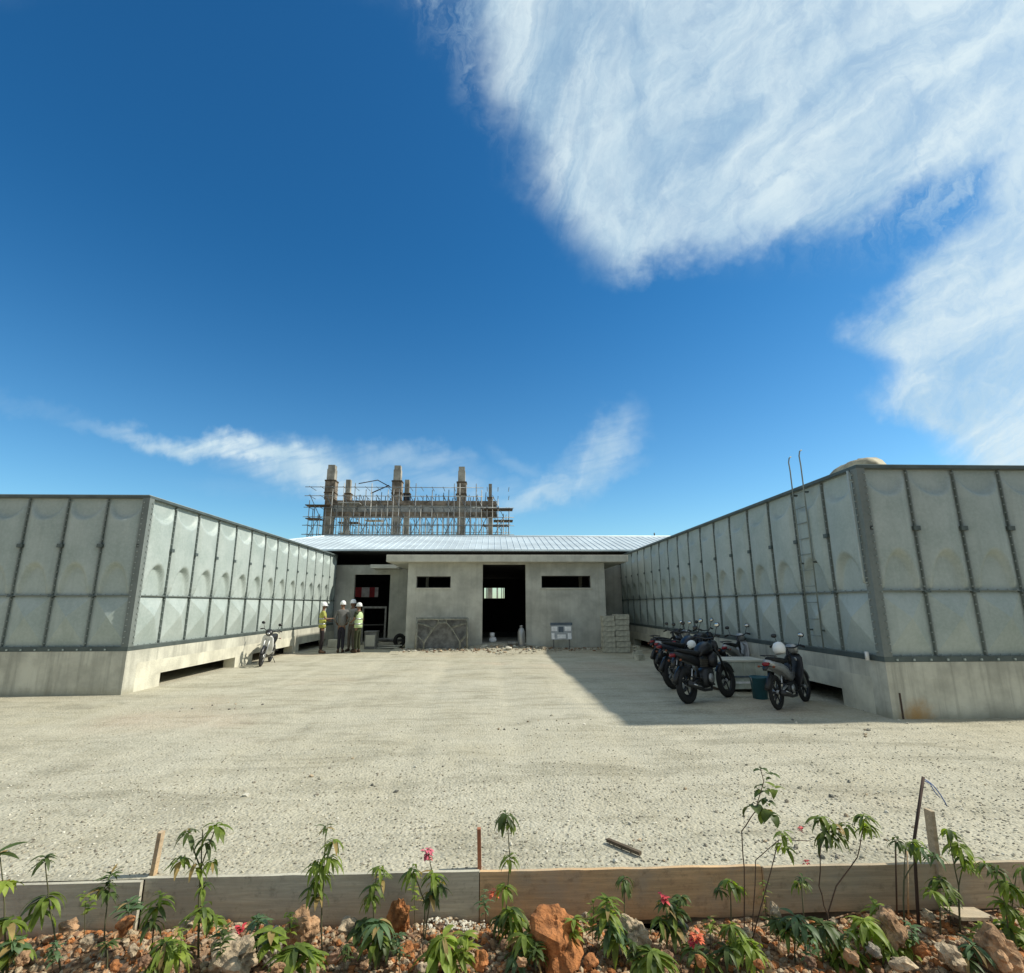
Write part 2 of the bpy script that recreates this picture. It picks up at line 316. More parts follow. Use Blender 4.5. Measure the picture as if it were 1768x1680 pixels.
def fine_axis(a, b, lo, hi, step):
    xs = []; x = lo
    while x < hi: xs.append(x); x += step
    xs.append(hi); pre = [a, a*.3+lo*.7] if a < lo else []; post = [hi*.7+b*.3, b] if b > hi else []
    return pre + xs + post
def gz(x, y):
    if y < 4.1 or abs(x) > 15 or y > 27: return 0
    a = min(1, (y-4.1)/1.0)
    inside = 1 if (-6.8 < x < 5.8 or y < 7.9) else 0
    rut = -.02*sum(math.exp(-((x-c-.05*(y-4)*s_)/.16)**2) for c, s_ in ((-.9, -.6), (.35, -.2), (1.6, .3), (-2.6, -1.0)))*min(1, (y-4.1)/2)
    return a*inside*(rut + noise.noise(Vector((x*.55, y*.9, 0)))*.035 + noise.noise(Vector((x*1.7, y*2.6, 3)))*.016)
def sheet(name, xs, ys, zf, m, mat_i=None):
    nx, ny = len(xs), len(ys); vs = [(x, y, zf(x, y)) for y in ys for x in xs]
    fs = [(j*nx+i, j*nx+i+1, (j+1)*nx+i+1, (j+1)*nx+i) for j in range(ny-1) for i in range(nx-1)]
    mb = MB(); mb.add(vs, fs, m, True); return mb.build(name)
tag(sheet('ground', fine_axis(-700, 700, -9, 9, .15), fine_axis(YB, 1500, YB, 26, .15), gz, 'gravel'), kind='structure')
def soil_mat():
    m = bpy.data.materials.new('soil'); m.use_nodes = True; T = NT(m.node_tree); M['soil'] = m
    p = T.new('ShaderNodeNewGeometry').outputs['Position']
    a = T.ss(T.noise(p, 2.2, 5, .6), .35, .65); b_ = T.ss(T.noise(p, 14, 5, .7), .35, .7)
    v = T.new('ShaderNodeTexVoronoi', {'Vector': p, 'Scale': 30.0}); cs = T.new('ShaderNodeSeparateColor', {0: v.outputs['Color']}).outputs[0]
    c = T.mix(a, (.30, .175, .10), (.41, .29, .19)); c = T.mix(T.m('MULTIPLY', b_, .6), c, (.12, .075, .05)); c = T.mix(T.m('MULTIPLY', T.ss(cs, .6, 1), .6), c, (.45, .38, .29))
    bp = T.new('ShaderNodeBump', {'Strength': .9, 'Distance': .04, 'Height': T.m('ADD', T.noise(p, 10, 5, .7), T.m('MULTIPLY', v.outputs[0], -.6))})
    b = T.new('ShaderNodeBsdfPrincipled', {'Base Color': c, 'Roughness': .97, 'Specular IOR Level': .1, 'Normal': bp.outputs[0]})
    T.new('ShaderNodeOutputMaterial', {0: b.outputs[0]})
soil_mat()
def sz(x, y):
    base = -.27 - .02*math.sin(x*1.3)
    if -6 < x < 6 and y > .5:
        base += noise.noise(Vector((x*1.6, y*1.6, 5)))*.07 + .05*math.exp(-((x+2.3)/.9)**2)*(1 if y < 3.6 else max(0, (3.78-y)/.18)) + noise.noise(Vector((x*5, y*5, 1)))*.035
        w = math.exp(-((x-.15)/.5)**2-((y-3.35)/.3)**2)*.05; base += w
    return min(base, -.16)
tag(sheet('soil', fine_axis(-700, 700, -6, 6, .06), fine_axis(-300, YB-.02, .6, YB-.02, .06), sz, 'soil'), kind='structure')

# ------------------------------------------------------------------ panel tanks
ZB, ZT = .872, 3.786; PH = (ZT-ZB)/3; PWF, PWS = .7733, .9563
def smooth(a, b, x): t = max(0, min(1, (x-a)/(b-a))); return t*t*(3-2*t)
def panel_proto(w, h, upper):
    """one pressed wall panel, outside towards -y, origin at its bottom left corner"""
    mb = MB(); e = .009; fl = .050; th = .010
    if upper:
        nx, nz = 26, 58; vs = []; fs = []
        for j in range(nz+1):
            for i in range(nx+1):
                x = e + (w-2*e)*i/nx; z = e + (h-2*e)*j/nz
                d = min(x, w-x); ed = smooth(.02, .15, d)*smooth(.02, .07, min(z, h-z)*1.0)
                rt = math.hypot((x-w/2)/(w*.42), (h-.02-z)/.40); rb = math.hypot((x-w/2)/(w*.33), (z+.02)/.62)
                y = -(.034*ed+.075*math.sin(PI*min(1, max(0, x/w)))**.8*smooth(.0, .22, min(z, h-z)))*smooth(.90, 1.08, rt)*smooth(.90, 1.08, rb)
                vs.append((x, y, z))
        for j in range(nz):
            for i in range(nx): a = j*(nx+1)+i; fs.append((a, a+1, a+nx+2, a+nx+1))
        mb.add(vs, fs, 'galvanised', True)
    else:
        e2 = e; c = (w*.53, -.14, h*.58)
        a = [(e2, 0, e2), (w-e2, 0, e2), (w-e2, 0, h-e2), (e2, 0, h-e2), c]
        mb.add(a, [(0, 1, 4), (1, 2, 4), (2, 3, 4), (3, 0, 4)], 'galvanised', False)
    for x0, x1 in ((e-th, e), (w-e, w-e+th)): mb.box((x0, -fl, e), (x1, 0.003, h-e), 'galvanised_frame')
    for z0, z1 in ((e-th, e), (h-e, h-e+th)): mb.box((e, -fl, z0), (w-e, 0.003, z1), 'galvanised_frame')
    # backing strip so no gap shows between neighbours
    mb.box((0, -.028, 0), (e-th, .004, h), 'rail'); mb.box((w-e+th, -.028, 0), (w, .004, h), 'rail')
    mb.box((e-th, -.028, 0), (w-e+th, .004, e-th), 'rail'); mb.box((e-th, -.028, h-e+th), (w-e+th, .004, h), 'rail')
    nb = int(h/.125)
    for k in range(nb):
        z = (k+.5)*h/nb
        for x0, x1 in ((e, e+.016), (w-e-.016, w-e)): mb.box((x0, -.044, z-.010), (x1, -.024, z+.010), 'galvanised_bolt')
    for k in range(5):
        x = (k+.5)*w/5
        mb.box((x-.010, -.044, e), (x+.010, -.024, e+.014), 'galvanised_bolt')
    if upper:
        for x0, x1 in ((0, .052), (w-.052, w)): mb.box((x0, -.078, h/2-.035), (x1, -.008, h/2+.035), 'rail')
    else:
        for x0, x1 in ((0, .05), (w-.05, w)): mb.box((x0, -.075, h-.03), (x1, -.008, h), 'rail')
    o = mb.build('wall_panel'); return o
def tank(x, y, sx, nf, ns, depth, label):
    """x, y the near inner corner; sx = -1 left tank, +1 right tank"""
    t = empty('panel_tank', (x, y, ZB), label, 'water tank', 'sectional panel water tanks')
    first = {}
    def place(w, h, upper, px, py, pz, rz):
        k = (w, upper)
        if k not in PROTO: o = PROTO[k] = panel_proto(w, h, upper)
        else: o = PROTO[k].copy(); sc.collection.objects.link(o)
        o.parent = t; o.location = (px-x, py-y, pz-ZB); o.rotation_euler = (0, 0, rz); o.name = 'wall_panel'
    for k in range(nf):
        px = x + k*PWF if sx > 0 else x-(k+1)*PWF
        place(PWF, PH, False, px, y, ZB, 0); place(PWF, 2*PH, True, px, y, ZB+PH, 0)
    for k in range(ns):
        if sx < 0: place(PWS, PH, False, x, y+k*PWS, ZB, PI/2); place(PWS, 2*PH, True, x, y+k*PWS, ZB+PH, PI/2)
        else: place(PWS, PH, False, x, y+(k+1)*PWS, ZB, -PI/2); place(PWS, 2*PH, True, x, y+(k+1)*PWS, ZB+PH, -PI/2)
    Lx = nf*PWF; Ly = ns*PWS
    x0, x1 = (0, Lx) if sx > 0 else (-Lx, 0)
    MB().box((x0+.03, .03, 0.01), (x1-.03, Ly-.03, ZT-ZB-.02), 'galvanised_frame').build('inner_wall', t)
    rf = MB(); n = nf*2
    rf.box((x0-.03, -.03, ZT-ZB+.052), (x1+.03, Ly+.03, ZT-ZB+.075), 'galvanised')
    rf.build('roof', t)
    r = MB(); r.box((x0-.085, -.085, ZT-ZB), (x1+.085, 0, ZT-ZB+.05), 'rail'); r.box((x0-.085, 0, ZT-ZB), (x0, Ly, ZT-ZB+.05), 'rail'); r.box((x1, 0, ZT-ZB), (x1+.085, Ly, ZT-ZB+.05), 'rail')
    r.build('top_rail', t)
    b = MB(); b.box((x0-.075, -.075, -.075), (x1+.075, .02, 0), 'rail'); b.box((x0-.075, .02, -.075), (x0+.02, Ly, 0), 'rail'); b.box((x1-.02, .02, -.075), (x1+.075, Ly, 0), 'rail')
    for k in range(int(Lx/.26)): b.box((x0+k*.26+.1, -.095, -.06), (x0+k*.26+.125, -.075, -.03), 'galvanised')
    b.build('base_rail', t)
    c = MB(); s = -sx
    c.box((s*.0-.0 if s < 0 else 0, -.07, 0), (0, -.06, 0), 'rail')
    c = MB()
    xa, xb = (0, .055) if sx > 0 else (-.055, 0)
    c.box((xa, -.078, 0), (xb, -.062, ZT-ZB), 'galvanised_frame')
    ya = (-.082 if sx > 0 else .062)
    if sx > 0: c.box((-.082, -.082, 0), (-.062, .075, ZT-ZB), 'galvanised_frame')
    else: c.box((.062, -.082, 0), (.082, .075, ZT-ZB), 'galvanised_frame')
    if sx > 0: c.box((-.062, -.082, 0), (0, -.062, ZT-ZB), 'galvanised_frame')
    else: c.box((0, -.082, 0), (.062, -.062, ZT-ZB), 'galvanised_frame')
    for k in range(26):
        z = .06+k*.11; c.box((min(xa, xb)+.025, -.094, z), (min(xa, xb)+.045, -.078, z+.020), 'galvanised_bolt')
        if sx > 0: c.box((-.10, .02, z), (-.082, .045, z+.024), 'galvanised_bolt')
        else: c.box((.082, .02, z), (.10, .045, z+.024), 'galvanised_bolt')
    c.build('corner_angle', t)
    return t
PROTO = {}
XL, YL, XR, YR = -7.0587, 10.925, 5.9277, 8.16
tL = tank(XL, YL, -1, 10, 14, 0, 'pale galvanised panel water tank whose long side is in full sun, left of the yard')
tR = tank(XR, YR, 1, 11, 17, 0, 'grey galvanised panel water tank with a ladder, its long side in shade behind the motorcycles')
# ladder with rails that hook over the rim, level pipe, roof hatch: parts of the right tank
lad = MB(); yA, yB = 9.48, 9.85; xl = -.13
for yy, top in ((yA, 4.50), (yB, 4.47)):
    pts = [(xl, yy-YR, .02), (xl, yy-YR, ZT-ZB+.40), (xl-.01, yy-YR, top-ZB-.12), (xl+.01, yy-YR, top-ZB-.03), (xl+.05, yy-YR, top-ZB)]
    lad.tube(pts, .0125, 'ladder_steel', 8)
for k in range(10): lad.tube([(xl, yA-YR, .22+k*.29), (xl, yB-YR, .22+k*.29)], .008, 'ladder_steel', 6)
for z in (.3, 1.5, 2.8):
    for yy in (yA, yB): lad.box((xl, yy-YR-.02, z), (-.05, yy-YR+.02, z+.03), 'rail')
lad.build('ladder', tR)
gp = MB(); gp.tube([(-.125, .07, 2.90), (-.125, .06, 1.2), (-.125, .05, 1.10)], .020, 'galvanised', 8); gp.tube([(-.125, .07, 2.75), (-.02, .07, 2.75)], .015, 'galvanised', 6); gp.tube([(-.125, .05, 1.10), (-.02, .05, 1.10)], .015, 'galvanised', 6)
gp.build('level_pipe', tR); gp = MB(); gp.tube([(-.13, .22, .05), (-.13, .22, -.08)], .03, 'white_paint', 8); gp.build('drain_cap', tR)
hp = AY(1478, 808, 9.35)
ht = MB(); rr = [(.50, -.05), (.50, .02), (.47, .10), (.41, .18), (.31, .24), (.18, .265), (.02, .275)]
N = 28; vs = []; fs = []
for r_, z_ in rr:
    for k in range(N):
        a = 2*PI*k/N; w = 1+.09*math.sin(3*a+z_*9)+.05*math.sin(7*a+2)
        vs.append((.50+r_*w*math.cos(a)*.80, .66+r_*w*math.sin(a)*1.05, ZT-ZB+.06+z_*(1.0+.12*math.cos(a))))
for i in range(len(rr)-1):
    for k in range(N): fs.append((i*N+k, i*N+(k+1) % N, (i+1)*N+(k+1) % N, (i+1)*N+k))
fs.append(tuple(len(vs)-N+k for k in range(N)))
ht.add(vs, fs, 'hatch', True); ht.build('hatch_cover', tR)
# plinths
def plinth(x, y, sx, Lx, Ly, opens, label, stain=False):
    t = empty('concrete_plinth', (x, y, 0), label, 'plinth', 'concrete plinths under the tanks')
    pr = .07; top = ZB-.078; oz = .265
    x0, x1 = (0-pr, Lx) if sx > 0 else (-Lx, pr)
    xi0, xi1 = (x0, x0+.30) if sx > 0 else (x1-.30, x1)
    w = MB()
    w.box((x0, -pr, -.1), (x1, .28, top-.25), 'concrete')                     # front wall
    w.build('front_wall', t)
    s = MB(); s.box((x0-.0, -pr-.003, top-.25), (x1, Ly, top), 'concrete'); s.build('slab', t)
    p = MB(); segs = []; cur = .28
    for a, b in opens: segs.append((cur, a-y)); cur = b-y
    segs.append((cur, Ly))
    for a, b in segs: p.box((xi0, a, -.1), (xi1, b, oz), 'concrete_pale')
    p.box((xi0-.002*(sx > 0), .28, oz), (xi1+.002*(sx < 0), Ly, top-.25), 'concrete_pale')
    p.build('side_wall', t)
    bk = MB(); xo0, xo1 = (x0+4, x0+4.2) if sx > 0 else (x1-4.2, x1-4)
    bk.box((xo0, .28, -.1), (xo1, Ly, top-.25), 'inside_shade'); bk.box((x0+.3 if sx > 0 else x0, Ly-.2, -.1), (x1 if sx > 0 else x1-.3, Ly, top-.25), 'inside_shade'); bk.build('inner_wall', t)
    if stain:
        q = MB(); q.box((.065, -pr-.014, 0), (.085, -pr-.002, .36), 'rust'); q.build('steel_strip', t)
    return t
plinth(XL, YL, -1, 7.8, 13.6, [(12.02, 15.35), (16.43, 19.6), (20.2, 23.4)], 'pale sunlit concrete plinth with low black openings under the left tank')
plinth(XR, YR, 1, 8.6, 16.5, [(9.2, 10.75), (11.4, 14.5), (15.3, 18.6), (19.4, 22.6)], 'grey concrete plinth with orange rust stain at its near corner, under the right tank', True)
def add_stain():
    m = M['concrete']; T = NT.__new__(NT); T.t = m.node_tree; T.n = m.node_tree.nodes
    b = next(n for n in T.n if n.type == 'BSDF_PRINCIPLED'); src = b.inputs['Base Color'].links[0].from_socket
    p = T.new('ShaderNodeNewGeometry').outputs['Position']
    d = T.vm('LENGTH', T.vm('MULTIPLY', T.vm('SUBTRACT', p, (6.25, 8.1, .02)), (2.1, 1, 2.6)))
    f = T.m('MULTIPLY', T.ss(T.m('ADD', d, T.m('MULTIPLY', T.noise(p, 6, 5, .7), .9)), 1.25, .45), .9)
    low = T.m('MULTIPLY', T.ss(T.m('ADD', T.new('ShaderNodeSeparateXYZ', {0: p}).outputs[2], T.m('MULTIPLY', T.noise(p, 4, 5, .7), .25)), .30, .12), .55)
    c = T.mix(low, src, (.27, .25, .17)); c = T.mix(f, c, (.46, .27, .10)); T.set(b, 'Base Color', c)
add_stain()

# ------------------------------------------------------------------ pump house building
YF = 20.5
bd = empty('pump_building', (0, YF, 0), 'low grey plastered building with white metal roof between the two tanks', 'building')
def wall_with_holes(mb, x0, x1, z0, z1, y0, y1, holes, m):
    xs = sorted({x0, x1, *[h[0] for h in holes], *[h[1] for h in holes]}); zs = sorted({z0, z1, *[h[2] for h in holes], *[h[3] for h in holes]})
    for i in range(len(xs)-1):
        run = None
        for j in range(len(zs)-1):
            cx, cz = (xs[i]+xs[i+1])/2, (zs[j]+zs[j+1])/2
            hole = any(h[0] < cx < h[1] and h[2] < cz < h[3] for h in holes)
            if not hole:
                if run is None: run = zs[j]
                if j == len(zs)-2: mb.box((xs[i], y0, run), (xs[i+1], y1, zs[j+1]), m)
            elif run is not None: mb.box((xs[i], y0, run), (xs[i+1], y1, zs[j]), m); run = None
P = lambda u, v, Y: AY(u, v, Y)
bx0, bx1 = P(702, 1050, YF).x, P(1045, 1050, YF).x
zs_b, zs_t = 3.21, 3.47
dx0, dx1 = P(833, 1040, YF).x, P(908, 1040, YF).x
w1 = (P(719, 1004, YF).x, P(778, 1004, YF).x, P(750, 1015, YF).z, P(750, 995, YF).z)
w2 = (P(935, 1004, YF).x, P(1020, 1004, YF).x, P(980, 1015, YF).z, P(980, 994, YF).z)
mb = MB(); wall_with_holes(mb, bx0, bx1, -.1, zs_b, 0, .22, [(dx0, dx1, .24, zs_b-.06), w1, w2], 'plaster')
mb.box((bx0, .22, -.1), (bx0+.2, 3.9, zs_b), 'plaster'); mb.box((bx1-.2, .22, -.1), (bx1, 3.9, zs_b), 'plaster')
mb.build('front_wall', bd)
for a, b in ((dx0-.24, dx0-.0), (dx1, dx1+.16), (bx1-.22, bx1+.02)):
    pl = MB(); pl.box((a, -.02, -.1), (b, -.003, zs_b-.002), 'plaster'); pl.build('pilaster', bd)
mb = MB(); mb.box((bx0+.205, .224, .24), (bx0+.22, 3.8, zs_b-.005), 'inside_shade'); mb.box((bx1-.22, .224, .24), (bx1-.205, 3.8, zs_b-.005), 'inside_shade'); mb.box((bx0+.22, .224, zs_b-.03), (bx1-.22, 12, zs_b-.008), 'inside_shade'); mb.build('interior_shade_lining', bd)  # near-black sheets added so the porch interior reads as shade
for (a, b, c, d) in (w1, w2):
    wf = MB(); g = .03
    wf.box((a-.05, -.035, c-.05), (b+.05, -.004, c), 'slab')
    wf.box((a, .16, c), (a+.03, .19, d), 'dark_metal'); wf.box((b-.03, .16, c), (b, .19, d), 'dark_metal'); wf.box((a+.03, .16, d-.03), (b-.03, .19, d), 'dark_metal'); wf.box((a+.03, .16, c), (b-.03, .19, c+.03), 'dark_metal')
    wf.build('window', bd)
sl = MB(); sx0, sx1 = P(667, 963, YF-.5).x, P(1084, 963, YF-.5).x
sl.box((sx0, -.5, zs_b+.002), (sx1, 4.0, zs_t), 'slab'); sl.build('porch_slab', bd, bevel=.01)
# floor and recessed back wall
yR = 24.6-YF
fl = MB(); fl.box((bx0+.2, .22, -.1), (bx1-.2, 3.9, .24), 'concrete'); fl.box((-7.6, yR+.2, -.1), (12, yR+10, .02), 'concrete'); fl.build('floor', bd)
rd0, rd1 = P(610, 1040, 24.6).x, P(672, 1040, 24.6).x; rz = P(640, 992, 24.6).z
mb = MB(); wall_with_holes(mb, -13.0, bx0+.3, -.1, 3.42, yR, yR+.2, [(rd0, rd1, .02, rz)], 'plaster'); mb.build('recessed_wall', bd); mb = MB(); mb.box((bx1-.3, yR, -.1), (13.5, yR+.2, 3.42), 'plaster')
mb.build('recessed_wall', bd)
cn = MB(); c0, c1 = P(645, 976, 24.0).x, P(690, 976, 24.0).x; cz = P(660, 976, 23.5)
cn.box((c0, yR-1.2, 3.20), (c1, yR-.01, 3.36), 'slab'); cn.build('door_canopy', bd)
# back wall with bright openings
YBK = 33.6; yb = YBK-YF
h1 = (P(836, 1024, YBK).x, P(871, 1024, YBK).x, P(850, 1033, YBK).z, P(850, 1015, YBK).z)
h2 = (P(612, 1024, YBK).x, P(653, 1024, YBK).x, P(630, 1031, YBK).z, P(630, 1014, YBK).z)
mb = MB(); wall_with_holes(mb, -13, 13.5, -.1, 3.85, yb, yb+.2, [h1, h2], 'inside_shade')
mb.box((-13, yR+.2, -.1), (-12.8, yb, 3.8), 'inside_shade'); mb.box((13.3, yR+.2, -.1), (13.5, yb, 3.8), 'inside_shade'); mb.build('rear_wall', bd)
mb = MB(); mb.box((bx0+.3, yR+.25, .02), (bx0+.5, yb, 3.4), 'inside_shade'); mb.build('partition_wall', bd)
# hipped metal roof with standing seams
EX0, EX1, EY0, EY1, EZ, RZ = -12.8, 13.2, 23.95, 34.4, 4.06, 5.29
RX0, RX1, RY = -9.13, 12.6, 29.0
rf = MB(); th = .06
A, B, C_, D = (EX0, EY0-YF, EZ), (EX1, EY0-YF, EZ), (EX1, EY1-YF, EZ), (EX0, EY1-YF, EZ); r0, r1 = (RX0, RY-YF, RZ), (RX1, RY-YF, RZ)
rf.add([A, B, C_, D, r0, r1], [(0, 1, 5, 4), (2, 3, 4, 5), (3, 0, 4), (1, 2, 5)], 'roof_metal')
def seam(x):
    t0 = 0; zt = RZ; yt = RY
    if x < RX0: k = (x-EX0)/(RX0-EX0); yt = EY0+(RY-EY0)*k; zt = EZ+(RZ-EZ)*k
    rf.tube([(x, EY0-YF, EZ+.006), (x, yt-YF, zt+.006)], .016, 'roof_metal', 4, smooth=False)
x = EX0+.3
while x < EX1: seam(x); x += .30
rf.tube([r0, r1], .07, 'roof_metal', 6); rf.tube([A, r0], .06, 'roof_metal', 6)
ro = rf.build('roof', bd)
g = MB(); g.box((EX0, EY0-YF-.12, EZ-.07), (EX1, EY0-YF-.002, EZ+.0), 'roof_metal'); g.build('gutter', ro)
sf = MB(); sf.box((EX0+.1, EY0-YF+.02, EZ-.10), (EX1-.1, EY1-YF, EZ-.06), 'inside_shade'); sf.build('ceiling', bd)
vp = MB(); q = P(1130, 926, 29); vp.tube([(q.x, q.y-YF, RZ), (q.x, q.y-YF, RZ+.22)], .035, 'dark_metal', 6); vp.build('roof_vent', ro)
# banner beyond the left opening
bn = MB(); bX0, bX1 = P(604, 1024, 35.2).x, P(662, 1024, 35.2).x; z0, z1 = P(630, 1042, 35.2).z, P(630, 1010, 35.2).z
bn.box((bX0, 0, 0), (bX1, .02, z1), 'banner_red'); bn.box((bX0+(bX1-bX0)*.35, -.01, z0+.1), (bX0+(bX1-bX0)*.58, 0, z1-.05), 'banner_white'); bn.box((bX0+(bX1-bX0)*.74, -.01, z0+.05), (bX0+(bX1-bX0)*.92, 0, z1-.05), 'banner_white')
o = bn.build('banner'); o.location = (0, 35.2, 0); tag(o, 'red and white banner glimpsed through the left doorway', 'banner')

# ------------------------------------------------------------------ unfinished concrete frame behind, with scaffolding
YU = 42
un = empty('unfinished_building', (-7, YU, 0), 'unfinished concrete building frame of six bare columns rising behind the white roof', 'building')
cols = [(575, 804, YU, .66), (688, 805, YU, .62), (798, 807, YU, .60), (603, 829, YU+6, .46), (704, 829, YU+6, .44), (847, 836, YU+6, .34)]
for (u, v, Y, w) in cols:
    q = AY(u, v, Y); c = MB(); x = q.x+7; y = Y-YU; hh = q.z
    cap = hh-1.25
    c.box((x-w/2, y-w/2, 0), (x+w/2, y+w/2, cap-1.6), 'frame_concrete')
    c.box((x-w/2+.0, y-w/2+.0, cap+.0), (x+w/2-.04, y+w/2, hh-.35 if w > .5 else hh), 'frame_concrete')
    c.box((x-w/2+.04, y-w/2+.04, hh-.35), (x+w/2-.08, y+w/2-.04, hh), 'frame_concrete')
    co = c.build('column', un)
    fw = MB(); fw.box((x-w/2-.07, y-w/2-.07, cap-1.6), (x+w/2+.07, y+w/2+.07, cap), 'form_wood' if u not in (704,) else 'blue_paint')
    for z in (cap-1.1, cap-.12): fw.box((x-w/2-.11, y-w/2-.11, z), (x+w/2+.11, y+w/2+.11, z+.1), 'wood_dark')
    fw.build('formwork', co)
def beam(u0, u1, v0, v1, Y, m, name):
    a, b = AY(u0, v1, Y), AY(u1, v0, Y); c = MB(); c.box((a.x+7, Y-YU-.25, a.z), (b.x+7, Y-YU+.25, b.z), m); return c.build(name, un)
beam(562, 858, 866, 872, YU-.1, 'form_wood', 'beam'); beam(562, 858, 871.5, 885, YU+.05, 'scaffold_pale', 'beam'); beam(562, 858, 885.5, 893, YU-.1, 'form_wood', 'beam')
beam(590, 856, 868, 888, YU+6, 'frame_concrete', 'beam')
rb = MB()
for k in range(34):
    q = AY(600+k*7.2, 866, YU); rb.tube([(q.x+7, 0.05, q.z-.1), (q.x+7+random.uniform(-.1, .1), 0.05, q.z+random.uniform(.25, .8))], .028, 'rust', 4)
q0, q1 = AY(640, 852, YU), AY(672, 838, YU); rb.tube([(q0.x+7, 0, q0.z), (q1.x+7, 0, q1.z)], .05, 'rust', 5); rb.tube([(q0.x+6, 0, q0.z+.8), (q0.x+7.5, 0, q0.z+1.1), (q0.x+8.6, 0, q0.z+.5)], .04, 'rust', 5)
rb.build('rebar', un)
for k, (Y, label) in enumerate(((YU-1.2, 'steel tube scaffolding wrapped round the unfinished columns, side nearer the white roof'), (YU+7.6, 'steel tube scaffolding standing behind the unfinished columns'))):
    s = empty('scaffolding', (-7, Y, 0), label, 'scaffolding', 'scaffolding on the unfinished building')
    rn = random.Random(3+k)
    xa, xb = AY(541, 900, YU).x+7, AY(878, 900, YU).x+7
    n = 36; up = MB(); zt = AY(700, 857, YU).z
    for i in range(n+1):
        x = xa+(xb-xa)*i/n; up.tube([(x, 0, 0), (x, 0, zt+rn.choice([-1.6, -.9, -.3, .3, .8]) if 2 < i < n-2 else zt-rn.uniform(.2, 1.8))], .033, rn.choice(['scaffold_steel', 'scaffold_pale']), 5)
        up.tube([(x, .9, 0), (x, .9, zt-rn.uniform(.2, 2.5))], .03, 'scaffold_steel', 5)
    up.build('standard', s)
    lg = MB()
    for z in (5.4, 6.9, 7.6, 8.25, 9.0, 9.9, 10.6):
        lg.tube([(xa-.4, -.05, z), (xb+.4 if z < 9.8 else xb-2, -.05, z)], .028, 'scaffold_pale' if z in (8.25, 9.9) else 'scaffold_steel', 5)
        for i in range(0, n+1, 2): lg.tube([(xa+(xb-xa)*i/n, -.3, z), (xa+(xb-xa)*i/n, 1.3, z)], .025, 'scaffold_steel', 4)
    lg.build('ledger', s)
    br = MB()
    for i in range(0, n-1, 3):
        x = xa+(xb-xa)*i/n; x2 = xa+(xb-xa)*(i+2)/n
        br.tube([(x, -.09, 6.5), (x2, -.09, 8.3)], .026, 'scaffold_steel', 4); br.tube([(x2, -.09, 8.3), (x, -.09, 10.0)], .026, 'scaffold_steel', 4)
    br.build('brace', s)
    bo = MB()
    for (a, b, z) in ((xa-.3, xa+1.6, 9.15), (xa-.2, xa+.9, 8.1), (xb-2.2, xb+.3, 8.9), (xb-1.2, xb+.3, 8.0), (xa+2.2, xa+3.8, 9.35)): bo.box((a, -.1, z), (b, .9, z+.06), 'wood_dark' if z < 9.3 else 'scaffold_pale')
    bo.build('platform_board', s)

# ------------------------------------------------------------------ people
def skinned(V, Ed, Rr, sub=1):
    me = bpy.data.meshes.new('sk'); me.from_pydata([tuple(v) for v in V], Ed, []); o = bpy.data.objects.new('sk', me); sc.collection.objects.link(o)
    md = o.modifiers.new('s', 'SKIN'); md.use_smooth_shade = True
    if not me.skin_vertices: bpy.context.view_layer.objects.active = o
    sv = me.skin_vertices[0].data if me.skin_vertices else None
    if sv is None:
        bm = bmesh.new(); bm.from_mesh(me); bm.verts.layers.skin.verify(); bm.to_mesh(me); bm.free(); sv = me.skin_vertices[0].data
    for i, r in enumerate(Rr): sv[i].radius = r if isinstance(r, tuple) else (r, r); sv[i].use_root = (i == 0)
    s2 = o.modifiers.new('u', 'SUBSURF'); s2.levels = sub; s2.render_levels = sub
    dg = bpy.context.evaluated_depsgraph_get(); dg.update(); ev = o.evaluated_get(dg); m2 = ev.to_mesh()
    vs = [v.co.copy() for v in m2.vertices]; fs = [tuple(p.vertices) for p in m2.polygons]
    ev.to_mesh_clear(); bpy.data.objects.remove(o); bpy.data.meshes.remove(me); return vs, fs
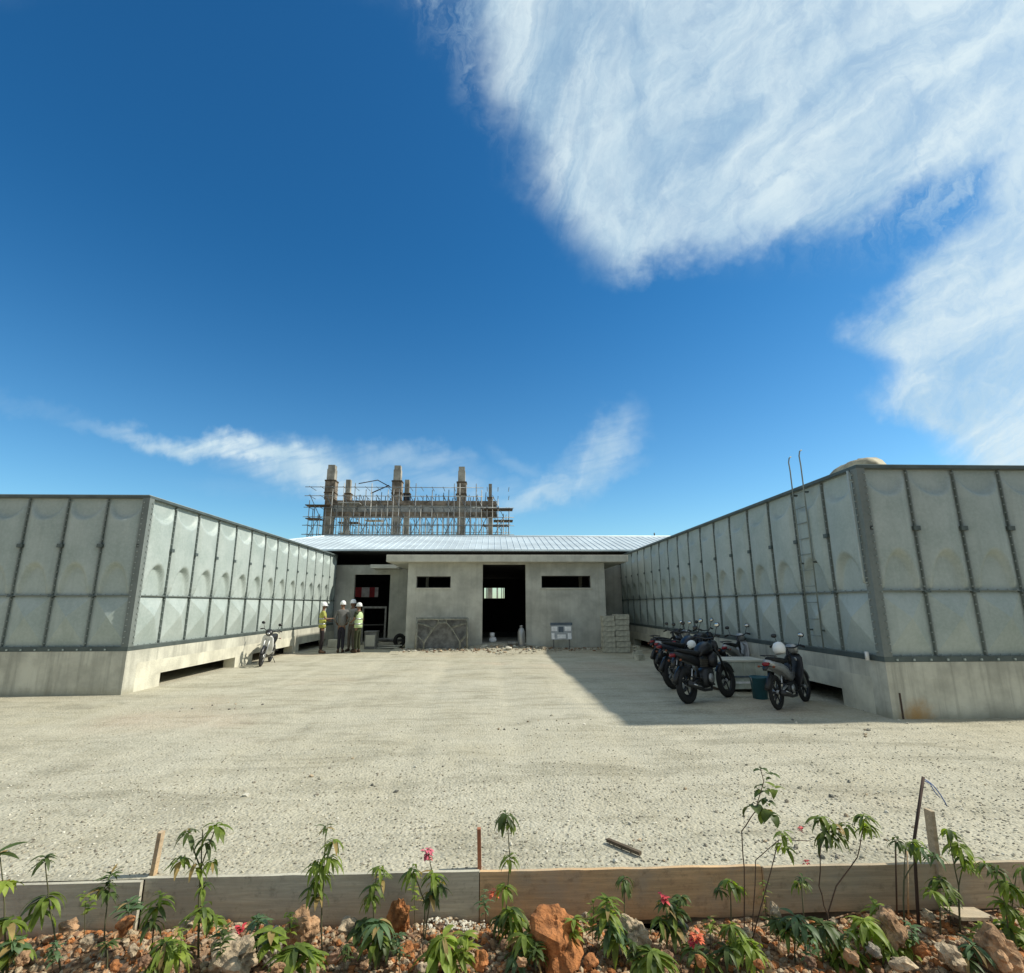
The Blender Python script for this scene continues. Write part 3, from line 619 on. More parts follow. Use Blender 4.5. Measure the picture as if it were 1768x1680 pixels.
def person(x, y, face, height, label, top, legs, vest=None, armL=None, armR=None, spread=.10, turn=0, sleeves='short'):
    """face: compass angle of the facing direction, 0 = away from the camera (+y), counter-clockwise"""
    t = empty('person', (x, y, 0), label, 'person', 'workers in white helmets')
    T = Matrix.Diagonal((.88, 1, 1, 1)) @ Matrix.Rotation(R(face), 4, 'Z') @ Matrix.Scale(height/1.74, 4)
    aL = armL or ((-.25, -.02, 1.16), (-.25, .10, .93)); aR = armR or ((.25, -.02, 1.16), (.25, .10, .93))
    s = spread
    V = [(0, 0, .95), (0, 0, 1.14), (0, .01, 1.32), (0, 0, 1.44), (0, .01, 1.52), (0, .03, 1.58), (0, .02, 1.65), (0, .01, 1.71)]
    Rr = [(.115, .08), (.105, .075), (.135, .09), (.09, .07), .052, (.066, .075), (.076, .09), (.06, .07)]
    Ed = [(i, i+1) for i in range(7)]
    def add(p, r, par): V.append(p); Rr.append(r); Ed.append((par, len(V)-1)); return len(V)-1
    add((0, .135, 1.615), .014, 6); add((-.085, .0, 1.62), .016, 6); add((.085, .0, 1.62), .016, 6)
    arms = []; lg = []
    for sg, a in ((-1, aL), (1, aR)):
        sh = add((sg*.175, 0, 1.42), (.055, .055), 3); el = add(a[0], .04, sh); wr = add(a[1], .027, el)
        d = (Vector(a[1])-Vector(a[0])).normalized(); up = Vector((0, 0, 1)) if abs(d.z) < .7 else Vector((0, 1, 0)); sd = d.cross(up).normalized()
        pa = add(Vector(a[1])+d*.06, (.036, .022), wr)
        for k, L in enumerate((.075, .085, .08, .065)):
            b0 = Vector(a[1])+d*.095+sd*(.027-.018*k); f1 = add(b0, .0095, pa); add(b0+d*L*.6+Vector((0, .012, -.008)), .0085, f1)
        add(Vector(a[1])+d*.06+sd*.05*(1), .011, pa)
        arms.append((Vector((sg*.175, 0, 1.42)), Vector(a[0]), Vector(a[1])))
    for sg in (-1, 1):
        h = add((sg*.085, 0, .90), .085, 0); kn = add((sg*s, .025, .50), .056, h); an = add((sg*(s+.01), -.01, .10), .038, kn); add((sg*(s+.03), .14, .035), (.04, .03), an)
        lg.append((Vector((sg*.085, 0, .90)), Vector((sg*s, .025, .50)), Vector((sg*(s+.01), -.01, .10)), Vector((sg*(s+.03), .14, .04))))
    vs, fs = skinned(V, Ed, Rr); b = MB(); b.add(vs, fs, 'skin', True); bo = b.build('body', t, T)
    # shirt
    V = [(0, 0, .86), (0, 0, 1.14), (0, .01, 1.32), (0, 0, 1.445), (0, .005, 1.475)]; Rr = [(.185, .14), (.17, .125), (.185, .13), (.12, .09), (.07, .065)]; Ed = [(0, 1), (1, 2), (2, 3), (3, 4)]
    for (a, e_, w) in arms:
        V.append(a+Vector((0, 0, .0))); Rr.append(.072); Ed.append((3, len(V)-1)); V.append(a.lerp(e_, .75)); Rr.append(.058); Ed.append((len(V)-2, len(V)-1))
        if sleeves == 'long': V.append(e_); Rr.append(.052); Ed.append((len(V)-2, len(V)-1)); V.append(e_.lerp(w, .9)); Rr.append(.04); Ed.append((len(V)-2, len(V)-1))
    vs, fs = skinned(V, Ed, Rr); b = MB(); b.add(vs, fs, top, True); b.build('shirt', t, T)
    # trousers
    V = [(0, 0, .97), (0, 0, .90)]; Rr = [(.155, .12), (.15, .12)]; Ed = [(0, 1)]
    for (h, k_, an, toe) in lg:
        V.append(h+Vector((0, 0, -.06))); Rr.append(.10); Ed.append((1, len(V)-1)); V.append(k_); Rr.append(.072); Ed.append((len(V)-2, len(V)-1)); V.append(an+Vector((0, 0, .0))); Rr.append(.062); Ed.append((len(V)-2, len(V)-1))
    vs, fs = skinned(V, Ed, Rr); b = MB(); b.add(vs, fs, legs, True); b.build('trousers', t, T)
    for (h, k_, an, toe) in lg:
        b = MB(); c = (an+toe)/2; c.z = .05; b.loft([((an.x, an.y-.06, .05), (.035, 0, 0), (0, 0, .045)), ((an.x, an.y, .065), (.045, 0, 0), (0, 0, .065)), ((toe.x, toe.y-.03, .045), (.05, 0, 0), (0, 0, .045)), ((toe.x, toe.y+.05, .03), (.03, 0, 0), (0, 0, .028))], 'boot', 10); b.build('boot', t, T)
    if vest:
        b = MB(); secs = [((0, 0, z), (w, 0, 0), (0, d, 0)) for z, w, d in ((.88, .185, .145), (1.0, .18, .14), (1.14, .172, .135), (1.30, .192, .145), (1.40, .165, .12), (1.45, .10, .085))]
        b.loft(secs, vest, 16, 2.2); vo = b.build('safety_vest', t, T)
        b = MB()
        for z, w, d in ((1.02, .181, .141), (1.20, .183, .142)): b.loft([((0, 0, z-.025), (w, 0, 0), (0, d, 0)), ((0, 0, z+.025), (w, 0, 0), (0, d, 0))], 'silver_paint', 16, 2.2)
        b.build('reflective_band', vo, T)
    b = MB(); n = 16
    secs = [((0, .015, 1.655), (.115, 0, 0), (0, .135, 0)), ((0, .012, 1.70), (.112, 0, 0), (0, .132, 0)), ((0, .01, 1.75), (.095, 0, 0), (0, .112, 0)), ((0, .01, 1.785), (.06, 0, 0), (0, .075, 0)), ((0, .01, 1.798), (.02, 0, 0), (0, .025, 0))]
    b.loft(secs, 'helmet_white', n, 2); b.loft([((0, .03, 1.652), (.13, 0, 0), (0, .165, 0)), ((0, .03, 1.662), (.128, 0, 0), (0, .162, 0))], 'helmet_white', n, 2)
    b.build('helmet', t, T); return t
q = AG(553, 1128); person(q.x, q.y, -65, 1.70, 'person in white helmet, yellow vest and dark trousers, leftmost of the group by the tank', 'hi_vis', 'trouser_black', 'hi_vis',
       armR=((.27, .06, 1.20), (.16, .30, 1.20)), armL=((-.24, .02, 1.16), (-.12, .26, 1.12)), spread=.07)
q = AG(587, 1127); person(q.x, q.y, 12, 1.75, 'person in white helmet, loose grey shirt and navy trousers with back to the yard', 'shirt_grey', 'trouser_navy', None,
       armL=((-.30, -.04, 1.17), (-.22, .12, 1.02)), armR=((.29, -.04, 1.17), (.2, .12, 1.02)), spread=.07, sleeves='long')
q = AG(602, 1126); person(q.x, q.y+.25, 165, 1.80, 'person in white helmet, pale shirt and brown trousers left of the lime vest', 'shirt_pale', 'trouser_brown', None, spread=.09)
q = AG(616, 1127); person(q.x, q.y, 62, 1.68, 'person in white helmet, pale lime vest and olive trousers, rightmost of the group', 'trouser_olive', 'trouser_olive', 'lime_vest',
       armL=((-.24, .04, 1.18), (-.14, .25, 1.10)), spread=.08)

# ------------------------------------------------------------------ motorcycles
def bike(rear, heading, style, label, paint='black_plastic', lean=6, scale=1.0, accent='grey_paint', steer=0, alloy='dark_metal', wb=1.32):
    """rear: point where the rear tyre touches the ground; local x forward, y left, z up"""
    t = empty('motorcycle', (rear[0], rear[1], 0), label, 'motorcycle', 'parked motorcycles')
    T = Matrix.Diagonal((K, 1, 1, 1)) @ Matrix.Rotation(R(heading), 4, 'Z') @ Matrix.Rotation(R(-lean), 4, 'X') @ Matrix.Scale(scale, 4)
    S = style == 'sport'; rw = .30 if S else .285; tw = .058 if S else .040
    def wheel(cx, ttw):
        w = MB(); w.torus((cx, 0, rw), rw-ttw, ttw, 'rubber', 'y', 30, 10, 1.0); wo = w.build('wheel', t, T)
        r_ = MB(); r_.torus((cx, 0, rw), rw-ttw*1.9, .018, alloy, 'y', 28, 6, 1.6)
        for k in range(5 if S else 6):
            a = 2*PI*k/(5 if S else 6); c, s_ = math.cos(a), math.sin(a)
            r_.tube([(cx+.03*c, 0, rw+.03*s_), (cx+(rw-ttw*1.9)*c, 0, rw+(rw-ttw*1.9)*s_)], [.018, .012], alloy, 6)
        r_.tube([(cx, -.07, rw), (cx, .07, rw)], .035, 'silver_paint', 10); r_.build('rim', wo, T)
        d = MB(); d.torus((cx, .065, rw), .085, .022, 'chrome', 'y', 20, 4, .12); d.build('brake_disc', wo, T)
    wheel(0, tw+(.012 if S else 0)); wheel(wb, tw)
    tilt = .42 if S else .48; hx = wb-tilt*.9+.02; hz = .90
    fk = MB()
    for y in (-.075, .075): fk.tube([(wb, y, rw), (wb-tilt*.45, y, rw+.42), (wb-tilt*.78, y, .86 if S else .80)], [.026, .024, .02], 'silver_paint' if not S else 'dark_metal', 8)
    fk.build('fork', t, T)
    mg = MB(); N = 12; vs = []; fs = []
    for i in range(N+1):
        a = R(20+130*i/N)
        for (yy, dr_) in ((-.055, -.035), (-.035, .0), (.035, .0), (.055, -.035)): rr_ = rw+.03+dr_; vs.append((wb+rr_*math.cos(a), yy, rw+rr_*math.sin(a)))
    for i in range(N):
        for j in range(3): fs.append((i*4+j, i*4+j+1, (i+1)*4+j+1, (i+1)*4+j))
    mg.add(vs, fs, paint, True); mg.build('front_fender', t, T)
    en = MB()
    if S:
        en.loft([((.42, 0, .36), (0, .13, 0), (0, 0, .13)), ((.52, 0, .38), (0, .16, 0), (0, 0, .17)), ((.72, 0, .40), (0, .15, 0), (0, 0, .17)), ((.82, 0, .44), (0, .10, 0), (0, 0, .13))], 'dark_metal', 12, 3.5)
        for k in range(6): en.box((.66+.0, -.11, .50+.035*k), (.86, .11, .51+.035*k), 'dark_metal')
        en.box((.70, -.07, .46), (.82, .07, .74), 'dark_metal'); en.tube([(.60, -.16, .38), (.60, -.19, .38)], .075, 'silver_paint', 14); en.tube([(.60, .16, .38), (.60, .19, .38)], .075, 'dark_metal', 14)
    else:
        en.loft([((.38, 0, .30), (0, .10, 0), (0, 0, .10)), ((.50, 0, .31), (0, .13, 0), (0, 0, .12)), ((.74, 0, .34), (0, .10, 0), (0, 0, .09)), ((.84, 0, .36), (0, .06, 0), (0, 0, .06))], 'dark_metal', 12, 3)
        en.tube([(.5, -.12, .31), (.5, -.15, .31)], .07, 'silver_paint', 14)
    en.build('engine', t, T)
    ch = MB()
    for y in (-.07, .07): ch.tube([(0, y*1.25, rw), (.42, y, .38)], .022, 'dark_metal' if S else 'silver_paint', 6)
    ch.tube([(.42, 0, .40), (.40, 0, .70), (hx-.05, 0, .86)], .03, 'dark_metal', 8); ch.tube([(.75, 0, .42), (hx-.02, 0, .84)], .028, 'dark_metal', 8); ch.tube([(hx-.05, 0, .66), (hx-.12, 0, .96)], .036, 'dark_metal', 8)
    ch.build('frame', t, T)
    sh = MB()
    for y in (-.105, .105): sh.tube([(.04, y, rw+.04), (.12, y, .56)], .018, 'chrome', 8); sh.torus((.08, y, .43), .03, .012, 'dark_metal', 'z', 12, 5)
    sh.build('shock_absorber', t, T)
    ex = MB(); ex.tube([(.74, -.10, .36), (.62, -.13, .19), (.36, -.15, .20), (.22, -.16, .25), (-.14, -.17, .34 if S else .30)], [.022, .024, .026, .048, .052], 'dark_metal', 10); ex.tube([(.20, -.21, .265), (-.02, -.215, .315)], .012, 'chrome', 6); ex.build('exhaust', t, T)
    if S:
        b = MB(); b.loft([((.46, 0, .76), (0, .075, 0), (0, 0, .04)), ((.55, 0, .84), (0, .12, 0), (0, 0, .09)), ((.72, 0, .88), (0, .155, 0), (0, 0, .115)), ((.86, 0, .87), (0, .14, 0), (0, 0, .10)), ((.95, 0, .84), (0, .06, 0), (0, 0, .04))], paint, 14, 2.6); b.build('fuel_tank', t, T)
        b = MB(); b.loft([((.72, s_*.15, .70), (0, .03, 0), (.02, 0, .12)), ((.90, s_*.17, .68), (0, .03, 0), (.02, 0, .15)), ((1.0, s_*.14, .70), (0, .02, 0), (.01, 0, .07))] if False else [((.70, 0, .66), (0, .17, 0), (0, 0, .10)), ((.88, 0, .68), (0, .20, 0), (0, 0, .15)), ((.99, 0, .72), (0, .13, 0), (0, 0, .07))], accent, 12, 3); b.build('side_fairing', t, T)
        b = MB(); b.loft([((-.16, 0, .88), (0, .06, 0), (0, 0, .025)), ((.0, 0, .85), (0, .10, 0), (0, 0, .045)), ((.22, 0, .82), (0, .13, 0), (0, 0, .05)), ((.36, 0, .80), (0, .12, 0), (0, 0, .045)), ((.50, 0, .81), (0, .09, 0), (0, 0, .04))], 'black_seat', 12, 2.6); b.build('seat', t, T)
        b = MB(); b.loft([((-.30, 0, .83), (0, .05, 0), (0, 0, .03)), ((-.10, 0, .78), (0, .09, 0), (0, 0, .06)), ((.18, 0, .72), (0, .12, 0), (0, 0, .08)), ((.42, 0, .66), (0, .10, 0), (0, 0, .08))], paint, 12, 3); b.build('tail_cowl', t, T)
        b = MB(); b.loft([((1.00, 0, .90), (0, .10, 0), (0, 0, .11)), ((1.08, 0, .89), (0, .115, 0), (0, 0, .12)), ((1.16, 0, .87), (0, .07, 0), (0, 0, .07))], paint, 12, 2.6); ho = b.build('headlight_cowl', t, T)
        b = MB(); b.ball((1.15, 0, .865), (.02, .065, .05), 'chrome', 10); b.build('headlight', ho, T)
        hb = (.98, 1.06)
    else:
        b = MB(); b.loft([((1.00, 0, .98), (0, .11, 0), (0, 0, .07)), ((1.07, 0, .95), (0, .13, 0), (0, 0, .085)), ((1.15, 0, .91), (0, .08, 0), (0, 0, .05))], paint, 12, 2.6); ho = b.build('headlight_cowl', t, T)
        b = MB(); b.ball((1.145, 0, .92), (.02, .06, .035), 'chrome', 10); b.build('headlight', ho, T)
        b = MB(); b.loft([((1.08, 0, .86), (0, .13, 0), (.02, 0, .01)), ((1.04, 0, .80), (0, .19, 0), (.03, 0, .01)), ((.95, 0, .58), (0, .22, 0), (.03, 0, .01)), ((.86, 0, .36), (0, .18, 0), (.03, 0, .01)), ((.82, 0, .30), (0, .10, 0), (.02, 0, .01))], accent, 14, 3); b.build('leg_shield', t, T)
        b = MB(); b.loft([((-.12, 0, .84), (0, .07, 0), (0, 0, .03)), ((.02, 0, .82), (0, .12, 0), (0, 0, .05)), ((.30, 0, .79), (0, .13, 0), (0, 0, .05)), ((.56, 0, .77), (0, .09, 0), (0, 0, .04)), ((.64, 0, .76), (0, .04, 0), (0, 0, .02))], 'black_seat', 12, 2.6); b.build('seat', t, T)
        b = MB(); b.loft([((-.26, 0, .80), (0, .05, 0), (0, 0, .04)), ((-.05, 0, .74), (0, .11, 0), (0, 0, .07)), ((.22, 0, .68), (0, .135, 0), (0, 0, .09)), ((.50, 0, .58), (0, .11, 0), (0, 0, .11)), ((.70, 0, .48), (0, .07, 0), (0, 0, .08)), ((.90, 0, .52), (0, .05, 0), (0, 0, .06))], paint, 12, 3); b.build('side_cover', t, T)
        b = MB(); b.tube([(.0, .12, .88), (-.22, .10, .90), (-.26, 0, .90), (-.22, -.10, .90), (.0, -.12, .88)], .012, 'dark_metal', 6); b.build('grab_rail', t, T)
        hb = (.97, 1.0)
    b = MB(); b.loft([((-.33, 0, .60 if S else .66), (.02, 0, 0), (0, .04, 0)), ((-.31, 0, .70), (.02, 0, 0), (0, .06, 0)), ((-.20, 0, .78), (.03, 0, 0), (0, .07, 0))], 'black_plastic', 8, 3)
    b.tube([(-.12, 0, .60), (-.24, 0, .50), (-.36, 0, .36)], [.03, .05, .06], 'black_plastic', 6); b.build('rear_fender', t, T)
    b = MB(); b.loft([((-.345 if S else -.30, 0, .80 if S else .76), (0, .06, 0), (0, 0, .025)), ((-.29 if S else -.24, 0, .80 if S else .765), (0, .075, 0), (0, 0, .035))], 'red_lens', 10, 3); b.build('tail_light', t, T)
    hbx, hbz = hb; b = MB(); b.tube([(hbx-.16, -.36, hbz+.0), (hbx-.10, -.25, hbz+.03), (hbx, -.10, hbz-.02), (hbx, .10, hbz-.02), (hbx-.10, .25, hbz+.03), (hbx-.16, .36, hbz)], .013, 'dark_metal', 8); hbo = b.build('handlebar', t, T)
    for sg in (-1, 1):
        b = MB(); b.tube([(hbx-.16, sg*.37, hbz), (hbx-.11, sg*.27, hbz+.025)], .02, 'rubber', 8); b.tube([(hbx-.06, sg*.24, hbz+.03), (hbx-.10, sg*.36, hbz+.0)], .008, 'dark_metal', 5); b.build('grip', hbo, T)
        b = MB(); b.tube([(hbx-.08, sg*.22, hbz+.03), (hbx-.05, sg*.27, hbz+.16)], .007, 'dark_metal', 5); b.loft([((hbx-.045, sg*.29, hbz+.20), (0, .065, 0), (0, 0, .04)), ((hbx-.065, sg*.29, hbz+.20), (0, .06, 0), (0, 0, .035))], 'black_plastic', 10, 2.6)
        mo = b.build('mirror', t, T); b = MB(); b.loft([((hbx-.067, sg*.29, hbz+.20), (0, .055, 0), (0, 0, .031)), ((hbx-.069, sg*.29, hbz+.20), (0, .052, 0), (0, 0, .029))], 'chrome' if sg < 0 else 'dark_metal', 10, 2.6); b.build('mirror_glass', mo, T)
    for nm, x_, m_ in (('turn_signal', -.24, 'amber'),):
        for sg in (-1, 1): b = MB(); b.tube([(x_, sg*.05, .72), (x_-.01, sg*.13, .72)], .008, 'black_plastic', 5); b.ball((x_-.01, sg*.155, .72), (.02, .032, .02), m_, 8); b.build(nm, t, T)
    b = MB(); b.tube([(.50, .14, .26), (.44, .30, .035)], .012, 'dark_metal', 6); b.tube([(.42, .30, .03), (.48, .31, .03)], .018, 'dark_metal', 6); b.build('side_stand', t, T)
    b = MB()
    for sg in (-1, 1): b.tube([(.56, sg*.13, .28), (.56, sg*.27, .28)], .016, 'rubber', 6); b.tube([(.24, sg*.13, .40), (.22, sg*.25, .40)], .014, 'rubber', 6)
    b.build('foot_peg', t, T)
    return t
def head(a, b): d = b-a; return math.degrees(math.atan2(d.y, d.x/K))
pA0, pA1 = AG(1190, 1216), AG(1262, 1204)
bike(pA0, head(pA0, pA1), 'sport', 'large black motorcycle parked nearest the camera in the dark row, left of the grey box', 'black_plastic', 7, 1.0, 'black_plastic', alloy='dark_metal')
pB0, pB1 = AG(1345, 1226), AG(1404, 1211)
bikeB = bike(pB0, head(pB0, pB1)+2, 'underbone', 'black step-through motorcycle with grey seat side and red tail light, carrying a white helmet', 'silver_paint', 4, .93, 'black_plastic')
pC0 = AG(1164, 1190); bike(pC0, 24, 'sport', 'black motorcycle second from the camera in the dark row', 'blue_paint', 7, 1.02, 'black_plastic', alloy='silver_paint')
pD0 = AG(1152, 1172); bike(pD0, 28, 'underbone', 'black motorcycle with pale silver side panel, third in the dark row', 'silver_paint', 6, 1.0, 'black_plastic')
pE0 = AG(1142, 1161); bike(pE0, 30, 'underbone', 'black motorcycle at the far end of the dark row beside the block stack', 'black_plastic', 6, .98, 'grey_paint')
pF0 = AG(1186, 1172); bike(pF0, 20, 'sport', 'black motorcycle with chrome mirrors, between the dark row and the tank plinth', 'black_plastic', 6, 1.0, 'grey_paint')
pG0 = AG(1268, 1178); bike(pG0, 40, 'underbone', 'motorcycle mostly hidden behind the grey ribbed box, only its handlebar showing', 'silver_paint', 7, .95, 'silver_paint')
pL1, pL0 = AG(461, 1151), AG(481, 1143)
pL1 = pL1+Vector((-.18, 0, 0)); pL0 = Vector((pL1.x-.24, pL1.y+1.20, 0))
bike(pL0, head(pL0, pL1), 'underbone', 'white and black step-through motorcycle parked alone by the sunlit plinth, facing the camera', 'black_plastic', 8, .95, 'white_paint')
def helmet(loc, s, label, rz=0):
    b = MB(); b.loft([((0, 0, -.10), (.10, 0, 0), (0, .115, 0)), ((0, 0, -.02), (.125, 0, 0), (0, .145, 0)), ((0, 0, .05), (.12, 0, 0), (0, .14, 0)), ((0, 0, .11), (.085, 0, 0), (0, .10, 0)), ((0, 0, .135), (.03, 0, 0), (0, .04, 0))], 'helmet_white', 16, 2)
    b.loft([((0, .06, .0), (.09, 0, 0), (0, .10, 0)), ((0, .06, .045), (.088, 0, 0), (0, .098, 0))], 'black_plastic', 14, 2)
    o = b.build('helmet', None, Matrix.Rotation(rz, 4, 'Z') @ Matrix.Rotation(-.35, 4, 'X') @ Matrix.Scale(s, 4)); o.location = loc; return tag(o, label, 'helmet')
hB = Vector((pB0.x+.16, pB0.y+.10, .93)); helmet(hB, .78, 'white crash helmet resting on the seat of the black step-through motorcycle')
hC = AY(1194, 1113, pC0.y-.15); helmet(hC, .62, 'small white crash helmet hanging among the dark row of motorcycles', 1)

# ------------------------------------------------------------------ things standing about
# ribbed box between the bikes
q0, q1 = AG(1247, 1197), AG(1327, 1196); zt = .60
t = empty('equipment_box', (q0.x, 10.5, 0), 'low pale grey ribbed steel box between the motorcycles', 'box')
b = MB(); Lb = q1.x-q0.x; b.box((0, 0, .07), (Lb, .62, zt-.04), 'box_grey')
for x_ in (0, Lb*.25, Lb*.5, Lb*.75, Lb-.035): b.box((x_, -.022, .085), (x_+.035, -.002, zt-.055), 'box_grey')
b.box((0, -.026, .28), (Lb, -.003, .31), 'tarp_slate'); b.box((.28, -.024, .17), (Lb, -.003, .205), 'sack_white'); b.build('body', t)
b = MB(); b.box((-.004, -.03, zt-.038), (Lb+.004, .63, zt), 'slab'); b.build('lid', t, bevel=.008)  # paler than the body: the lit top edge is put into the colour
for x_ in (.06, Lb-.14):
    b = MB(); b.box((x_, .0, 0), (x_+.08, .6, .068), 'wood_dark'); b.build('skid', t)
# bucket
q = AG(1322, 1212); b = MB(); N = 20
b.loft([((0, 0, 0), (.115, 0, 0), (0, .14, 0)), ((0, 0, .36), (.14, 0, 0), (0, .17, 0)), ((0, 0, .365), (.15, 0, 0), (0, .18, 0)), ((0, 0, .39), (.15, 0, 0), (0, .18, 0)), ((0, 0, .392), (.13, 0, 0), (0, .16, 0)), ((0, 0, .10), (.10, 0, 0), (0, .13, 0))], 'teal_plastic', N, 2)
t = empty('bucket', (q.x+.02, q.y+.22, 0), 'dark teal plastic tub on the gravel beside the step-through motorcycle wheel', 'bucket'); b.build('tub', t)
b = MB(); b.tube([(-.15*math.cos(a), -.03, .38-.18*math.sin(a)) for a in [PI*k/10 for k in range(11)]], .007, 'chrome', 5); b.build('handle', t)
# concrete block stacks, every block its own object
bm0 = None
def block_mesh(w, m='block_grey'):
    b = MB(); g = .035; d = .19; h = .172
    b.box((0, 0, 0), (w, g, h), m); b.box((0, d-g, 0), (w, d, h), m); n = 3
    for k in range(n): x_ = k*(w-g)/(n-1); b.box((x_, g, 0), (x_+g, d-g, h), m)
    o = b.build('concrete_block', bevel=.004); return o
xs0 = AY(1043, 1100, 19.0).x; cols_ = [(xs0, .41, 7), (xs0+.43, .50, 7)]
rnb = random.Random(5); dep = ['front', 'middle', 'rear']
first = {}
for ci, (x0, w, n) in enumerate(cols_):
    for j in range(2):
        for k in range(n):
            if w not in first: o = first[w] = block_mesh(w)
            else: o = first[w].copy(); sc.collection.objects.link(o)
            o.location = (x0+rnb.uniform(-.015, .015), 19.1+j*.21+rnb.uniform(-.01, .01), .005+k*(.178 if ci == 0 else .186)); o.rotation_euler = (0, 0, 0)
            side = 'narrower left' if ci == 0 else 'wider right'
            place = ['bottom', 'second', 'third', 'fourth', 'fifth', 'sixth', 'top'][k]
            tag(o, 'grey hollow concrete block, %s course, %s of the %s pile by the porch corner' % (place, 'front' if j == 0 else 'back', side), 'concrete block', 'hollow concrete blocks stacked by the porch')
for k, (u, v) in enumerate(((1095, 1136), (1103, 1141), (1098, 1128), (1110, 1133))):
    q = AG(u, v); o = block_mesh(.24); o.location = (q.x, q.y, .0); o.rotation_euler = (0, 0, .5*k)
    if k == 2: o.rotation_euler = (0, PI/2, .3); o.location.z = .24
    tag(o, 'loose concrete block %s' % ['lying right of the block piles, nearest the camera of the left two', 'lying flat closest to the parked motorcycles', 'standing on its end right of the block piles', 'lying turned behind the one nearest the motorcycles'][k], 'concrete block', 'loose blocks by the piles')
# white sign board leaning on the wall
ys = 19.9; xa, xb = AY(952, 1100, ys).x, AY(988, 1100, ys).x; ws_ = xb-xa
t = empty('sign_board', (xa, ys, 0), 'small white sign board with a dark top band leaning on the right porch wall', 'sign')
LT = Matrix.Rotation(-.12, 4, 'X')
b = MB(); b.box((0, 0, .40), (ws_, .02, .97), 'silver_paint', LT); b.build('board', t)
b = MB(); b.box((-.02, -.012, .90), (ws_+.03, -.001, 1.0), 'tarp_slate', LT); b.build('top_band', t)
for (a, c, z0, z1) in ((.02, .30, .70, .86), (.66, .97, .70, .86), (.02, .16, .42, .63), (.30, .70, .44, .58), (.80, .97, .42, .63)):
    b = MB(); b.box((ws_*a, -.008, z0), (ws_*c, -.001, z1), 'sack_white', LT); b.build('white_panel', t)
b = MB(); b.box((ws_*.36, -.008, .66), (ws_*.60, -.001, .86), 'tarp_slate', LT); b.build('emblem_patch', t)
for x_ in (.06, ws_-.12):
    b = MB(); b.box((x_, .021, 0), (x_+.05, .06, .95), 'crate_grey', LT); b.build('leg', t)
def sack(loc, w, d, h, m, label, grp=None, rz=0):
    b = MB(); b.loft([((-w/2, 0, h/2), (0, d*.30, 0), (0, 0, h*.12)), ((-w*.42, 0, h/2), (0, d*.44, 0), (0, 0, h*.42)), ((-w*.15, 0, h/2), (0, d*.5, 0), (0, 0, h*.5)), ((w*.2, 0, h/2), (0, d*.5, 0), (0, 0, h*.48)), ((w*.42, 0, h/2), (0, d*.43, 0), (0, 0, h*.40)), ((w/2, 0, h/2), (0, d*.3, 0), (0, 0, h*.1))], m, 14, 3)
    o = b.build('sack'); o.location = loc; o.rotation_euler = (0, 0, rz); return tag(o, label, 'sack', grp)
# scaffold frames leaning on the wall
fx0, fx1 = AY(718, 1090, 20.1).x, AY(806, 1090, 20.1).x; fw_ = fx1-fx0; zf = AY(760, 1068, 20.3).z
b = MB(); b.box((0, 0, 0), (fw_-.08, .02, zf-.14), 'board_grey', Matrix.Translation((.04, 20.20, .10)) @ Matrix.Rotation(-.12, 4, 'X')); o = b.build('plywood_sheet'); tag(o, 'dirty grey board leaning on the porch wall behind the scaffold frames', 'board')
o.location = (fx0, 0, 0)
for k in range(3):
    b = MB(); c = 'net_grey'; x1 = fw_; h = zf
    b.tube([(0, 0, 0), (0, 0, h)], .024, c, 7); b.tube([(x1, 0, 0), (x1, 0, h)], .024, c, 7); b.tube([(0, 0, h-.03), (x1, 0, h-.03)], .024, c, 7)
    arch = [(x1*.16, 0, 0), (x1*.16, 0, h*.25), (x1*.34, 0, h*.70), (x1*.42, 0, h*.86), (x1*.58, 0, h*.86), (x1*.68, 0, h*.70), (x1*.86, 0, h*.25), (x1*.86, 0, 0)]
    b.tube(arch, .018, c, 6)
    for (p0, p1) in (((0, 0, h*.5), arch[1]), ((x1, 0, h*.5), arch[6]), ((0, 0, h*.86), arch[2]), ((x1, 0, h*.86), arch[5]), ((x1*.42, 0, h*.86), (x1*.42, 0, h)), ((x1*.58, 0, h*.86), (x1*.58, 0, h))): b.tube([p0, p1], .014, c, 5)
    o = b.build('scaffold_frame'); o.location = (fx0+.02*k, 20.03-.075*k, .06-.02*k); o.rotation_euler = (-.14, 0, 0)
    tag(o, ['grey arched scaffold frame leaning on the wall, rearmost of the set', 'grey arched scaffold frame in the middle of the leaning set', 'grey arched scaffold frame at the front of the leaning set'][k], 'scaffold frame', 'scaffold frames leaning on the porch wall')
# cylinder drum at the door
q = AY(900, 1096, 20.25); t = empty('gas_cylinder', (q.x, 20.25, .1), 'pale grey gas cylinder standing at the right jamb of the porch doorway', 'gas cylinder')
b = MB(); b.loft([((0, 0, 0), (.115, 0, 0), (0, .14, 0)), ((0, 0, .05), (.13, 0, 0), (0, .16, 0)), ((0, 0, .55), (.13, 0, 0), (0, .16, 0)), ((0, 0, .66), (.10, 0, 0), (0, .12, 0)), ((0, 0, .72), (.05, 0, 0), (0, .06, 0)), ((0, 0, .74), (.03, 0, 0), (0, .04, 0))], 'silver_paint', 16, 2); b.build('body', t)
b = MB(); b.torus((0, 0, .77), .06, .012, 'silver_paint', 'z', 16, 6); b.tube([(0, 0, .72), (0, 0, .80)], .02, 'chrome', 8); b.build('valve_guard', t)
q = AY(851, 1100, 21.0); sack((q.x, 21.1, .24), .28, .24, .2, 'sack_white', 'small pale sack on the floor just inside the porch doorway')
